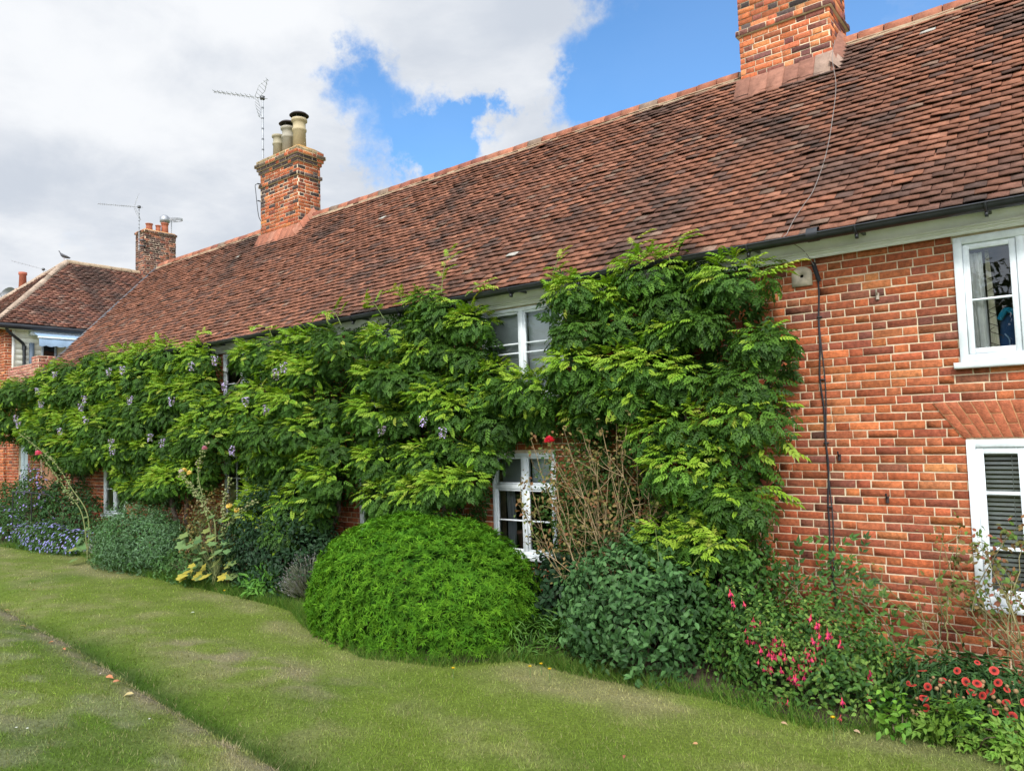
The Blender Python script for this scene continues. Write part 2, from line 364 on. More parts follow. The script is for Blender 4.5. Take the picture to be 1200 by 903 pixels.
# longer rough grass along the bed edge
N = 26000; x = rng.uniform(-20, 1.5, N); off = np.abs(rng.normal(0, .13, N)); y = edge_y(x)-.06+off*1.2
dens = np.where((x > -4.9) & (x < -3.4), 1., np.where((x > -12.3) & (x < -7.6), .9, .55)); k = rng.random(N) < dens; x = x[k]; y = y[k]; N = len(x)
h = (.05+.13*rng.random(N))*(.5+fbm(x*2, y*2, 12)); c = pal(N, [(.07, .17, .02), (.12, .24, .03), (.2, .27, .06), (.04, .1, .015)])
mb = MB(); blades(mb, np.stack([x, y, gz(x, y)], 1), h, np.full(N, .007), c, 1.3)
tag(mb.build('rough_grass', M_grass), 'longer uncut grass along the edge of the flower bed', 'grass', kind='stuff')
# ------------------------------------------------------------ bricks and tiles
BR = [(.40, .108, .043), (.35, .094, .041), (.44, .128, .048), (.29, .082, .042), (.38, .115, .050), (.23, .080, .046), (.54, .19, .068), (.16, .070, .048)]
BRW = [6, 5, 4, 3.5, 4, .8, .9, .12]
def bricks(mb, O, U, V, Nn, wdt, hgt, holes=(), course=.0762, sl=.245, hl=.115, j=.0098, cols=BR, wts=BRW, proud=.005, seed=0, mi=0, rough=.0016, colf=None):
    r_ = np.random.default_rng(seed); O = np.array(O, float); U, V, Nn = map(lambda a: np.array(a, float), (U, V, Nn))
    recs = []; nrow = int(round(hgt/course))
    for row in range(nrow):
        z0 = row*course+j/2; z1 = (row+1)*course-j/2
        x = -r_.random()*.05-(0 if row % 2 else (sl+hl+2*j)/2-.02); st = True
        while x < wdt:
            L = (sl if st else hl)*(1+r_.normal(0, .015)); a, b = x, x+L; x = b+j*(1+r_.normal(0, .12)); st = not st
            segs = [(max(a, 0), min(b, wdt))]
            for (h0, h1, v0, v1) in holes:
                if z1 > v0+.012 and z0 < v1-.012:
                    ns = []
                    for s0, s1 in segs:
                        if h1 <= s0 or h0 >= s1: ns.append((s0, s1)); continue
                        if h0 > s0: ns.append((s0, h0))
                        if h1 < s1: ns.append((h1, s1))
                    segs = ns
            for s0, s1 in segs:
                if s1-s0 > .025: recs.append((s0, s1, z0, z1))
    q = np.array(recs); n = len(q)
    if not n: return
    w_ = np.array(wts, float); c = np.array(cols)[r_.choice(len(cols), n, p=w_/w_.sum())]*(1+r_.normal(0, .13, (n, 1)))
    c = c*(1+r_.normal(0, .04, (n, 3)))
    if colf is not None: c = colf(c, (q[:, 0]+q[:, 1])/2, (q[:, 2]+q[:, 3])/2, r_)
    pr = proud+r_.normal(0, rough, n); pr = np.clip(pr, .0025, .05); ch = .003
    ring = []
    for dep, i in ((np.full(n, -.002), 0.), (pr-ch, 0.), (pr, ch)):
        for a, b in ((q[:, 0]+i, q[:, 2]+i), (q[:, 1]-i, q[:, 2]+i), (q[:, 1]-i, q[:, 3]-i), (q[:, 0]+i, q[:, 3]-i)):
            jj = r_.normal(0, .0018, (n, 2)) if i or True else 0
            ring.append(O+(a+jj[:, 0])[:, None]*U+(b+jj[:, 1])[:, None]*V+(dep)[:, None]*Nn)
    co = np.stack(ring, 1).reshape(-1, 3)
    base = [[8, 9, 10, 11]]
    for k_ in (0, 4):
        for i in range(4): base.append([k_+i, k_+(i+1) % 4, k_+4+(i+1) % 4, k_+4+i])
    base = np.array(base)
    if np.cross(U, V)@Nn < 0: base = base[:, ::-1]
    f = (base[None]+(np.arange(n)*12)[:, None, None]).reshape(-1, 4)
    mb.add(co, f, np.repeat(np.clip(c, .01, .9), 12, 0), mi)
TL = [(.29, .125, .078), (.34, .145, .088), (.26, .115, .075), (.39, .175, .11), (.21, .105, .075), (.16, .09, .07), (.31, .13, .08), (.30, .19, .14)]
TLW = [5, 4, 5, 1.6, 3, 2, 4, .6]
def tiles(mb, O, U, Sd, Nn, wdt, ln, inside=None, gauge=.1, tw=.165, und=None, dark=None, seed=0, cols=TL, wts=TLW, lift=.010):
    r_ = np.random.default_rng(seed); O = np.array(O, float); U, Sd, Nn = map(lambda a: np.array(a, float), (U, Sd, Nn))
    nr = int(math.ceil(ln/gauge)); nc = int(math.ceil(wdt/tw))+1
    rr_, cc = np.meshgrid(np.arange(nr), np.arange(nc), indexing='ij'); rr_ = rr_.ravel(); cc = cc.ravel()
    u0 = cc*tw-(rr_ % 2)*tw/2+r_.normal(0, .003, len(cc)); s0 = rr_*gauge+r_.normal(0, .0045, len(cc))
    um = u0+tw/2; k = (um > 0) & (um < wdt)
    if inside is not None: k &= inside(um, s0+gauge*.5)
    rr_, u0, s0, um = rr_[k], u0[k], s0[k], um[k]; n = len(u0)
    w_ = tw-.001-r_.random(n)*.002; L = np.minimum(gauge*1.75, ln+.04-s0); th = .011
    tl = .038+np.abs(r_.normal(0, lift*.7, n)); tr_ = tl+r_.normal(0, .003, n)   # tail stands up: left/right corners
    big = r_.random(n) < .03; tl[big] += .012
    sk = r_.normal(0, .004, n)
    def pt(u, s, h):
        hh = h+(und(u, s) if und is not None else 0); return O+u[:, None]*U+s[:, None]*Sd+hh[:, None]*Nn
    z = np.zeros(n)
    v = [pt(u0, s0, tl), pt(u0+w_, s0+sk, tr_), pt(u0+w_, s0+L, z+.002), pt(u0, s0+L, z+.002),
         pt(u0, s0, tl+th), pt(u0+w_, s0+sk, tr_+th), pt(u0+w_, s0+L, z+.002+th), pt(u0, s0+L, z+.002+th),
         pt(u0+w_/2, s0+sk/2, (tl+tr_)/2+th+.004), pt(u0+w_/2, s0+L, z+.005+th), pt(u0+w_/2, s0+sk/2, (tl+tr_)/2+.004)]
    co = np.stack(v, 1).reshape(-1, 3)
    base = np.array([[4, 8, 9, 7], [8, 5, 6, 9], [0, 10, 8, 4], [10, 1, 5, 8], [1, 2, 6, 5], [3, 0, 4, 7], [0, 3, 2, 1]])
    if np.cross(U, Sd)@Nn < 0: base = base[:, ::-1]
    f = (base[None]+(np.arange(n)*11)[:, None, None]).reshape(-1, 4)
    ww = np.array(wts, float); c = .84*np.array(cols)[r_.choice(len(cols), n, p=ww/ww.sum())]*(1+r_.normal(0, .09, (n, 1)))
    run = fbm(um*.55+seed, s0*9., 17+seed, 3)[:, None]; c = c*(.72+.56*run)
    if dark is not None:
        d = dark(um, s0)[:, None]; c = c*(1-d)+np.array((.075, .055, .048))*(1+r_.normal(0, .2, (n, 1)))*d
    pale = r_.random(n) < .0004; c[pale] = (.5, .47, .42)
    mb.add(co, f, np.repeat(np.clip(c, .01, .9), 11, 0))
# ------------------------------------------------------------ the cottage
XL, XR = -20.0, 4.0
RY, RZ, EY, EZ = 2.6, 7.13, -.30, 4.03
cot = thing('cottage', (-8, 2.6, 0), 'long red brick cottage under a steep clay tile roof, wisteria on its front', 'cottage')
# openings x0,x1,z0,z1
WA = (-.87, .43, 2.77, 3.85); WB = (-.87, .47, .74, 2.11); WC = (-6.25, -4.95, 2.72, 3.85); WD = (-6.13, -5.15, .76, 2.02)
WE = (-12.42, -11.2, .80, 2.02); WEU = (-12.45, -11.25, 2.75, 3.85); WG = (-8.73, -7.6, .78, 2.0); WGU = (-8.55, -7.5, 2.75, 3.85); WH = (-17.3, -16.3, .75, 1.98)
OPEN = [WA, WB, WC, WD, WE, WEU, WG, WGU, WH]
def wall_cells(mb, X0, X1, Z0, Z1, holes, Y, mi=0):
    xs = sorted({X0, X1, *[h[0] for h in holes], *[h[1] for h in holes]}); zs = sorted({Z0, Z1, *[h[2] for h in holes], *[h[3] for h in holes]})
    for a, b in zip(xs, xs[1:]):
        for c, d in zip(zs, zs[1:]):
            mx, mz = (a+b)/2, (c+d)/2
            if any(h[0] < mx < h[1] and h[2] < mz < h[3] for h in holes): continue
            mb.add([(a, Y, c), (b, Y, c), (b, Y, d), (a, Y, d)], [[0, 1, 2, 3]], (1, 1, 1), mi)
    for x0, x1, z0, z1 in holes:
        for q in ([(x0, Y, z0), (x0, Y, z1), (x0, Y+.24, z1), (x0, Y+.24, z0)], [(x1, Y, z0), (x1, Y+.24, z0), (x1, Y+.24, z1), (x1, Y, z1)],
                  [(x0, Y, z0), (x0, Y+.24, z0), (x1, Y+.24, z0), (x1, Y, z0)], [(x0, Y, z1), (x1, Y, z1), (x1, Y+.24, z1), (x0, Y+.24, z1)]):
            mb.add(q, [[0, 1, 2, 3]], (1, 1, 1), mi)
def wallcol(c, u, z, r_):
    X = u+XL
    k = fbm(X*1.2, z*1.5, 41)                                     # bright spalled areas and soot-dark ones
    c = c*(.72+.56*k)[:, None]
    s = (fbm(X*2.6, z*3.3, 55) > .64) & (r_.random(len(u)) < .5); c[s] = c[s]*.45+np.array((.58, .215, .082))*.55
    w = np.clip((.55-z)/.5, 0, 1)*np.clip((fbm(X*1.5, z*2, 88)-.3)*3, 0, 1); c = c*(1-.4*w)[:, None]+np.array((.10, .085, .05))*(.4*w)[:, None]*.8
    d = (fbm(X*1.9+9, z*2.3, 66) > .66) & (r_.random(len(u)) < .4); c[d] = c[d]*.4+np.array((.13, .06, .055))*.6
    return c
mb = MB()
holes = [(a-XL, b-XL, c, d) for a, b, c, d in OPEN]
bricks(mb, (XL, 0, 0), (1, 0, 0), (0, 0, 1), (0, -1, 0), XR-XL, 3.885, holes+[(-.92-XL, .52-XL, 2.13, 2.41)], seed=3, colf=wallcol, rough=.0022)
wall_cells(mb, XL, XR, -.3, 3.95, OPEN, 0., 1)
# left gable, back wall, right gable (mortar-coloured render behind brick)
mb.add([(XL, .002, -.3), (XL, 5.2, -.3), (XL, 5.2, 4.0), (XL, 2.6, 7.0), (XL, .002, 4.0)], [[0, 4, 3, 2, 1]], (.6, .3, .2), 1)
mb.add([(XR, 0, -.3), (XR, 5.2, -.3), (XR, 5.2, 4.0), (XR, 2.6, 7.0), (XR, 0, 4.0)], [[0, 1, 2, 3, 4]], (.6, .3, .2), 1)
mb.add([(XL, 5.2, -.3), (XR, 5.2, -.3), (XR, 5.2, 4.0), (XL, 5.2, 4.0)], [[1, 0, 3, 2]], (.6, .3, .2), 1)
wallo = mb.build('wall', [M_brick, M_mortar], cot)
# gauged arch over the lower right window
mb = MB(); ax0, ax1, ab, at_ = -.89, .49, 2.125, 2.435; cx_ = (ax0+ax1)/2; nv = 19; spl = .215
mb.add([(ax0-.004, -.011, ab), (ax1+.004, -.011, ab), (ax1+spl, -.011, at_), (ax0-spl, -.011, at_)], [[0, 1, 2, 3]], (1.0, .72, .52), 1)
for i in range(nv):
    t0 = (i+.05)/nv; t1 = (i+.95)/nv
    cuts = [0, .36, 1] if i % 2 else [0, .64, 1]
    for a_, b_ in zip(cuts, cuts[1:]):
        b0 = a_+(.025 if a_ else 0); q = []
        for dep, e in ((-.008, 0), (-.017, 0), (-.019, .003)):
            for t, v in ((t0, b0), (t1, b0), (t1, b_), (t0, b_)):
                xb = lerp(ax0, ax1, t); xt = lerp(ax0-spl, ax1+spl, t); q.append((lerp(xb, xt, v)+(e if t == t0 else -e), dep, lerp(ab, at_, v)+(e if v == b0 else -e)))
        f = [[8, 9, 10, 11]]+[[k_+i_, k_+(i_+1) % 4, k_+4+(i_+1) % 4, k_+4+i_] for k_ in (0, 4) for i_ in range(4)]
        mb.add(q, f, np.array((.42, .125, .06))*(1+rng.normal(0, .10)))
mb.build('window_arch', [M_brick, M_mortar], cot)
# frieze boards under the eaves with a stepped moulding, soffit
mb = MB()
box(mb, XL, XR, -.045, -.001, 3.885, 4.10); box(mb, XL, XR, -.070, -.0455, 3.895, 3.915); box(mb, XL, XR, -.060, -.0455, 3.8655, 3.8945); box(mb, XL, XR, -.085, -.0455, 3.918, 3.934); box(mb, XL, XR, -.062, -.0455, 4.03, 4.05)
box(mb, XL, XR, -.27, -.046, 4.052, 4.066)
mb.build('frieze_board', M_frieze, cot)
# roof
def undul(X, s): return .055*(fbm(X*.35+4, s*.4, 14)-.5)*2*.5+.02*(fbm(X*1.3, s*1.2, 15)-.5)
L = math.hypot(RY-EY, RZ-EZ); sd = np.array((0, (RY-EY)/L, (RZ-EZ)/L)); sn = np.array((0, -sd[2], sd[1]))
def darkf(u, s):
    X = u+XL; a = fbm(X*1.1, s*.9, 91); b = fbm(X*2.6, s*2.2, 92)
    d = np.clip((a-.53)*5, 0, .8)*np.clip((b-.3)*3, 0, 1)
    # soot run under the big chimney and lichen-grey near the second one
    d = np.maximum(d, .75*np.exp(-((X+1.95+.12*(s-2))/.42)**2)*np.clip((b-.36)*6, 0, 1)*np.clip(s/1., 0, 1))
    d = np.maximum(d, .6*np.exp(-((X+14.8)/1.4)**2)*np.clip((s-2.3)/1.2, 0, 1))
    return d
mb = MB(); tiles(mb, (XL-.05, EY, EZ), (1, 0, 0), sd, sn, XR-XL+.05, L-.02, und=lambda u, s: undul(u+XL, s), dark=darkf, seed=11)
xg = np.linspace(XL, XR, 121); sg = np.linspace(.03, L, 18); co = np.array([[np.array((x_, EY, EZ))+s_*sd+sn*(undul(x_, s_)-.006) for x_ in xg] for s_ in sg]).reshape(-1, 3)
i = np.arange(17)[:, None]*121+np.arange(120)[None]; mb.add(co, np.stack([i, i+1, i+122, i+121], -1).reshape(-1, 4), (.06, .045, .04))
mb.add([(XL, 2.6, RZ), (XR, 2.6, RZ), (XR, 5.5, EZ), (XL, 5.5, EZ)], [[0, 1, 2, 3]], (.3, .12, .07))
roof = mb.build('roof', M_tile, cot)
# ridge: half round tiles on a mortar bed
mb = MB(); x_ = XL; r_ = np.random.default_rng(5)
while x_ < XR:
    l_ = .31*(1+r_.normal(0, .02)); zz = RZ+undul(x_+.15, L)*sn[2]; n_ = 9; a = np.linspace(R(-12), R(192), n_); rad = .115
    for xx0, xx1 in ((x_+.006, x_+l_-.006),):
        co = []
        for q, xq in enumerate((xx0, xx1)):
            for rr_ in (rad, rad-.016): co.append(np.stack([np.full(n_, xq), RY+rr_*np.cos(a), zz-.035+rr_*np.sin(a)+r_.normal(0, .004)], 1))
        co = np.concatenate(co); f = [[j, j+1, 2*n_+j+1, 2*n_+j] for j in range(n_-1)]+[[j, n_+j, n_+j+1, j+1] for j in range(n_-1)]+[[2*n_+j, 2*n_+j+1, 3*n_+j+1, 3*n_+j] for j in range(n_-1)]
        mb.add(co, f, np.array([(.32, .12, .07), (.40, .16, .095), (.25, .09, .06), (.26, .18, .13)][r_.choice(4, p=[.4, .25, .25, .1])])*(1+r_.normal(0, .1)))
    x_ += l_
mb.build('ridge_tiles', M_tile, cot)
mb = MB(); zt = RZ+undul(xg, L)*sn[2]
co = np.concatenate([np.stack([xg, np.full(121, RY+dy), zt+dz], 1) for dy, dz in ((-.155, -.145), (-.125, -.05), (-.10, -.035), (.1, -.035), (.155, -.14))])
i = np.arange(4)[:, None]*121+np.arange(120)[None]; mb.add(co, np.stack([i, i+1, i+122, i+121], -1).reshape(-1, 4), (.52, .48, .44)); mb.build('ridge_mortar', M_mortar, cot)
# verge strip at the far gable
mb = MB(); v0 = np.array((XL-.075, EY-.03, EZ-.07)); v1 = v0+sd*(L+.03)
for (dx0, dx1, h0, h1) in ((-.02, .05, -.06, .075),):
    q = [v0+np.array((dx, 0, 0))+sn*h for dx in (dx0, dx1) for h in (h0, h1)]+[v1+np.array((dx, 0, 0))+sn*h for dx in (dx0, dx1) for h in (h0, h1)]
    mb.add(q, [[0, 1, 3, 2], [4, 6, 7, 5], [0, 4, 5, 1], [2, 3, 7, 6], [1, 5, 7, 3], [0, 2, 6, 4]])
mb.build('verge_strip', M_lead, cot)
# gutter: half round trough
mb = MB(); xs_ = np.linspace(XL+.2, XR, 61); gy = EY-.055; gzz = EZ-.005+.02*(fbm(xs_*.5, xs_*0, 6)-.5); a = np.linspace(R(180), R(360), 9)
for rad, fl in ((.060, False), (.053, True)):
    co = np.array([[(x_, gy+rad*math.cos(t), z_+rad*math.sin(t)) for t in a] for x_, z_ in zip(xs_, gzz)]).reshape(-1, 3)
    i = np.arange(60)[:, None]*9+np.arange(8)[None]; mb.add(co, np.stack([i, i+1, i+10, i+9], -1).reshape(-1, 4)[:, ::(-1 if fl else 1)])
tube(mb, [(x_, gy-.058, z_) for x_, z_ in zip(xs_, gzz)], .009, 6)
gut = mb.build('gutter', M_black, cot, True)
for x_ in np.arange(XL+.8, XR, .98):
    mb = MB(); z_ = float(np.interp(x_, xs_, gzz)); tube(mb, [(x_, gy-.068*math.cos(t), z_-.068*math.sin(t)) for t in np.linspace(0, R(180), 9)], .011, 5)
    box(mb, x_-.012, x_+.012, gy+.06, EY+.25, z_-.02, z_+.02); box(mb, x_-.012, x_+.012, gy-.02, gy+.02, z_-.105, z_-.066); mb.build('gutter_bracket', M_black, gut)
mb = MB(); lathe(mb, [(.066, -.05), (.066, .05)], (-1.93, gy, float(np.interp(-1.93, xs_, gzz))), 14, tilt=[(0, 0, 1), (1, 0, 0), (0, 1, 0)]); mb.build('gutter_joint', M_black, gut)
# rooms behind the windows
mb = MB()
for z0, z1 in ((.05, 2.40), (2.45, 4.0)):
    for x0, x1 in ((-20, -14), (-14, -9.6), (-9.6, -6.9), (-6.9, -3.2), (-3.2, 3.9)):
        co = [(x0, .245, z0), (x1, .245, z0), (x1, 3.9, z0), (x0, 3.9, z0), (x0, .245, z1), (x1, .245, z1), (x1, 3.9, z1), (x0, 3.9, z1)]
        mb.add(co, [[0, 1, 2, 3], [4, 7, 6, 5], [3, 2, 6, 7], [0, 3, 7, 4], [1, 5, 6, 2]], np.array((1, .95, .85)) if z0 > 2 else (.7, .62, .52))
mb.build('interior', M_room, cot)
# windows
def window(o, mull=(), bars=(), sill=True, fw=.045, trans=None, cw=.026, sub=None, bw=.018, glassy=True):
    x0, x1, z0, z1 = o; mb = MB(); y0, y1 = -.030, .075
    bbox(mb, x0, x0+fw, y0, y1, z0, z1); bbox(mb, x1-fw, x1, y0, y1, z0, z1); bbox(mb, x0+fw, x1-fw, y0, y1, z1-fw, z1); bbox(mb, x0+fw, x1-fw, y0, y1, z0, z0+fw)
    ms = list(mull)
    for m_ in ms: bbox(mb, m_-.030, m_+.030, y0, y1, z0+fw, z1-fw)
    xs = [x0+fw]+[v for m_ in ms for v in (m_-.030, m_+.030)]+[x1-fw]
    for i in range(0, len(xs), 2):
        a, b = xs[i], xs[i+1]; zs = [z0+fw, z1-fw]
        if trans: bbox(mb, a, b, y0+.004, y1, trans-.028, trans+.028); zs = [z0+fw, trans-.028, trans+.028, z1-fw]
        for j in range(0, len(zs), 2):
            c, d = zs[j], zs[j+1]; yc0, yc1 = -.012, .042; g = .003
            bbox(mb, a+g, a+cw, yc0, yc1, c+g, d-g); bbox(mb, b-cw, b-g, yc0, yc1, c+g, d-g); bbox(mb, a+cw, b-cw, yc0, yc1, d-cw, d-g); bbox(mb, a+cw, b-cw, yc0, yc1, c+g, c+cw)
            for zb in bars:
                if c+.06 < zb < d-.06: bbox(mb, a+cw, b-cw, yc0+.008, yc1-.006, zb-bw/2, zb+bw/2)
            for xb in (sub or ()):
                if a+.06 < xb < b-.06: bbox(mb, xb-bw/2, xb+bw/2, yc0+.010, yc1-.008, c+cw, d-cw)
    wo = mb.build('window', M_white, cot)
    for i in range(0, len(xs), 2):
        mb = MB(); a, b = xs[i]+.02, xs[i+1]-.02
        mb.add([(a, .012, z0+fw), (b, .012, z0+fw), (b, .012, z1-fw), (a, .012, z1-fw)], [[0, 1, 2, 3]]); mb.build('glass_pane', M_glass, wo)
    if sill: mb = MB(); bbox(mb, x0-.045, x1+.045, -.085, -.003, z0-.055, z0-.002, .008); mb.build('sill', M_white, wo)
    return wo
wA = window(WA, mull=(-.39, .02), bars=(3.30,), cw=.05, fw=.065); wA['label'] = 'white upper window with a curtain and glazing bar'
wB = window(WB, mull=(-.425, .0), bars=(1.66, 1.20), cw=.055, fw=.065, bw=.028)
wC = window(WC, mull=(-5.60,), bars=(3.40, 3.28))
wD = window(WD, mull=(-5.62,), bars=(1.18,), trans=1.60)
wE = window(WE, mull=(-11.75,), bars=(1.61,), sub=(-12.08,))
window(WEU, mull=(-11.85,), bars=(3.3,)); window(WG, mull=(-8.1,), bars=(1.4,)); window(WGU, mull=(-8.0,), bars=(3.3,)); window(WH, mull=(-16.8,), bars=(1.72, 1.30))
# curtains, blinds and things inside
def curtain(x0, x1, z0, z1, y, label, col, gather=1., amp=.022, wl=.10, pattern=False, taper=0., group=None):
    mb = MB(); nx, nz = 60, 12; u = np.linspace(0, 1, nx); v = np.linspace(0, 1, nz); U_, V_ = np.meshgrid(u, v)
    X_ = x0+(x1-x0)*U_*(1-taper*V_); Y_ = y+amp*np.sin(U_*(x1-x0)/wl*2*np.pi+.6*np.sin(V_*3))*(1-.3*V_)+.006*np.sin(U_*31+V_*5)
    co = np.stack([X_, Y_, z0+(z1-z0)*V_], -1).reshape(-1, 3); i = np.arange(nz-1)[:, None]*nx+np.arange(nx-1)[None]
    mb.add(co, np.stack([i, i+1, i+nx+1, i+nx], -1).reshape(-1, 4), col)
    if pattern:
        for k_ in range(9):
            zz = z0+.06+(z1-z0)*.11*k_; xx = x0+(x1-x0)*(.3+.4*(k_ % 2)); pts = [(xx+.05*math.sin(t*5+k_), y-amp-.004, zz+t*.1) for t in np.linspace(0, 1, 6)]
            tube(mb, pts, .0025, 4, (.12, .08, .06)); 
    return tag(mb.build('curtain', M_cloth, None, True), label, 'curtain', group)
curtain(-.80, -.655, 2.80, 3.72, .10, 'off white gathered curtain hanging at the left of the upper right window', (.93, .92, .88), wl=.05, taper=.12)
curtain(-.655, -.585, 2.80, 3.74, .135, 'cream curtain lining with dark twig pattern beside the white curtain', (.85, .80, .64), amp=.008, wl=.2, pattern=True, taper=.6)
for x0, x1, s in ((-6.18, -5.64, 'left'), (-5.57, -5.02, 'right')):
    mb = MB(); mb.add([(x0, .10, 2.78), (x1, .10, 2.78), (x1, .10, 3.80), (x0, .10, 3.80)], [[0, 1, 2, 3]], (.52, .56, .56)); box(mb, x0, x1, .092, .108, 3.2, 3.225, (.6, .62, .62))
    tag(mb.build('roller_blind', M_cloth), 'pale grey roller blind behind the %s casement of the middle upper window' % s, 'blind')
mb = MB(); 
for x0, x1 in ((-6.06, -5.66), (-5.58, -5.20)): mb.add([(x0, .10, 1.63), (x1, .10, 1.63), (x1, .10, 1.98), (x0, .10, 1.98)], [[0, 1, 2, 3]], (.42, .46, .48))
tag(mb.build('roman_blind', M_cloth), 'grey blind drawn down over the top lights of the middle lower window', 'blind')
curtain(-6.06, -5.92, .8, 1.6, .17, 'narrow grey curtain at the left side of the middle lower window', (.40, .42, .45), wl=.07)
mb = MB(); lathe(mb, [(.0, 0), (.07, 0), (.10, .18), (.108, .18), (.108, .21), (.09, .21), (.08, .10), (0, .1)], (-5.80, .20, .82), 18, (.30, .15, .10)); tag(mb.build('flower_pot', M_plain, None, True), 'terracotta pot standing inside the middle lower window', 'flower pot')
mb = MB(); co = []; nx, nz = 24, 16
for j in range(nz):
    v = j/(nz-1)
    for i_ in range(nx):
        a = 2*np.pi*i_/nx; r_ = .25*(1-.55*v**1.6)*(1+.05*math.sin(3*a+4*v)); co.append((-.49+.55*r_*math.cos(a)*(1+.05*math.sin(9*v)), .22+.35*r_*math.sin(a), 2.80+.40*v+.02*math.sin(2*a)))
f = [[j*nx+i_, j*nx+(i_+1) % nx, (j+1)*nx+(i_+1) % nx, (j+1)*nx+i_] for j in range(nz-1) for i_ in range(nx)]; mb.add(co, f, (.035, .085, .20)); mb.add(co[-nx:], [list(range(nx))], (.03, .20, .34))
tube(mb, curve([(-.58, .16, 3.13), (-.53, .13, 3.20), (-.47, .13, 3.17), (-.42, .15, 3.10)], 6), .024, 7, (.02, .26, .42)); tube(mb, curve([(-.55, .15, 3.0), (-.52, .12, 2.95), (-.52, .12, 2.86)], 5), .007, 5, (.25, .4, .6))
tag(mb.build('bag', M_cloth, None, True), 'blue cloth bag with turquoise strap behind the upper right window', 'bag')
bl = thing('venetian_blind', (-.2, .12, .8), 'white venetian blind with open slats inside the lower right window', 'blind')
for x0, x1 in ((-.80, -.46), (-.39, -.04), (.04, .40)):
    mb = MB(); box(mb, x0, x1, .085, .115, 1.99, 2.04, (.75, .76, .74)); mb.build('headrail', M_plain, bl)
    for z_ in np.arange(.86, 1.98, .0385):
        mb = MB(); mb.add([(x0, .082, z_-.002), (x1, .082, z_-.002), (x1, .118, z_+.017), (x0, .118, z_+.017)], [[0, 1, 2, 3]], (.85, .85, .82)); mb.add([(x0, .0822, z_-.004), (x1, .0822, z_-.004), (x1, .1182, z_+.015), (x0, .1182, z_+.015)], [[3, 2, 1, 0]], (.85, .85, .82)); mb.build('slat', M_plain, bl)
    for xq in (x0+.24,): mb = MB(); tube(mb, [(xq, .08, .86), (xq, .08, 2.0)], .0022, 4, (.7, .7, .68)); mb.build('cord', M_plain, bl)
# ------------------------------------------------------------ chimneys
def ring_bricks(mb, x0, x1, y0, y1, z0, h, seed, **k):
    bricks(mb, (x0, y0, z0), (1, 0, 0), (0, 0, 1), (0, -1, 0), x1-x0, h, seed=seed, **k); bricks(mb, (x1, y0, z0), (0, 1, 0), (0, 0, 1), (1, 0, 0), y1-y0, h, seed=seed+1, **k)
    bricks(mb, (x0, y1, z0), (0, -1, 0), (0, 0, 1), (-1, 0, 0), y1-y0, h, seed=seed+2, **k); bricks(mb, (x1, y1, z0), (-1, 0, 0), (0, 0, 1), (0, 1, 0), x1-x0, h, seed=seed+3, **k)
    box(mb, x0, x1, y0, y1, z0, z0+h, (1, 1, 1), 1)
def chimney(parent, x0, x1, y0, y1, stages, seed, cols=BR, wts=BRW, label=None):
    mb = MB()
    for i, (z0, h, off, dk) in enumerate(stages):
        def cf(c, u, z, r_, dk=dk):
            s = r_.random(len(u)) < dk[0]; c[s] = np.array(dk[1])*(1+r_.normal(0, .25, (s.sum(), 1)))
            return c
        ring_bricks(mb, x0-off, x1+off, y0-off, y1+off, z0, h, seed+10*i, cols=cols, wts=wts, colf=cf, rough=.003, hl=.11, sl=.225)
    o = mb.build('chimney', [M_brick, M_mortar], parent)
    if label: o['label'] = label
    return o
def flaunch(mb, x0, x1, y0, y1, z, h, inset, col):
    q = [(x0, y0, z), (x1, y0, z), (x1, y1, z), (x0, y1, z), (x0+inset, y0+inset, z+h), (x1-inset, y0+inset, z+h), (x1-inset, y1-inset, z+h), (x0+inset, y1-inset, z+h)]
    mb.add(q, BF, col)
c_ = .0762; soot = (.085, .06, .055)
ch1 = chimney(cot, -14.60, -13.20, 2.2, 2.78, [(6.6, 18*c_, 0, (.22, soot)), (6.6+18*c_, c_, .035, (.8, soot)), (6.6+19*c_, 3*c_, 0, (.15, soot)), (6.6+22*c_, c_, .03, (.8, soot)), (6.6+23*c_, c_, .06, (.85, soot)), (6.6+24*c_, c_, .095, (.6, (.12, .09, .06))),
    (6.6+25*c_, c_, .06, (.8, (.28, .21, .11)))], 100, label='tall red brick chimney stack with three buff pots')
zt1 = 6.6+26*c_
mb = MB(); flaunch(mb, -14.66, -13.14, 2.14, 2.84, zt1+.001, .10, .14, (.60, .42, .2)); mb.build('flaunching', M_mortar, ch1)
def pot(parent, x, y, z, h, r, col, cowl=False, bands=True):
    mb = MB(); pr = [(0, 0), (r*1.0, 0), (r*.92, h*.62)]
    if bands: pr += [(r*1.05, h*.64), (r*1.05, h*.70), (r*.92, h*.72), (r*.92, h*.90), (r*1.16, h*.93), (r*1.16, h)]
    else: pr += [(r*.92, h*.90), (r*1.1, h*.92), (r*1.1, h)]
    pr += [(r*.8, h), (r*.75, h*.4)]
    lathe(mb, pr, (x, y, z), 20, col); o = mb.build('chimney_pot', M_plain, parent, False)
    if cowl:
        for k_ in range(4): a = k_*np.pi/2+.5; tube(mb := (MB() if k_ == 0 else mb), [(x+r*.9*math.cos(a), y+r*.9*math.sin(a), z+h-.02), (x+r*.9*math.cos(a), y+r*.9*math.sin(a), z+h+.10)], .012, 4, (.06, .05, .045))
        lathe(mb, [(0, .165), (r*1.1, .125), (r*1.42, .085), (r*1.42, .075), (r*1.0, .09), (0, .10)], (x, y, z+h), 20, (.05, .04, .038)); lathe(mb, [(r*1.0, -.05), (r*1.0, .02), (r*.8, .02)], (x, y, z+h), 18, (.06, .05, .045))
        mb.build('chimney_cowl', M_plain, parent, True)
zp = zt1+.03
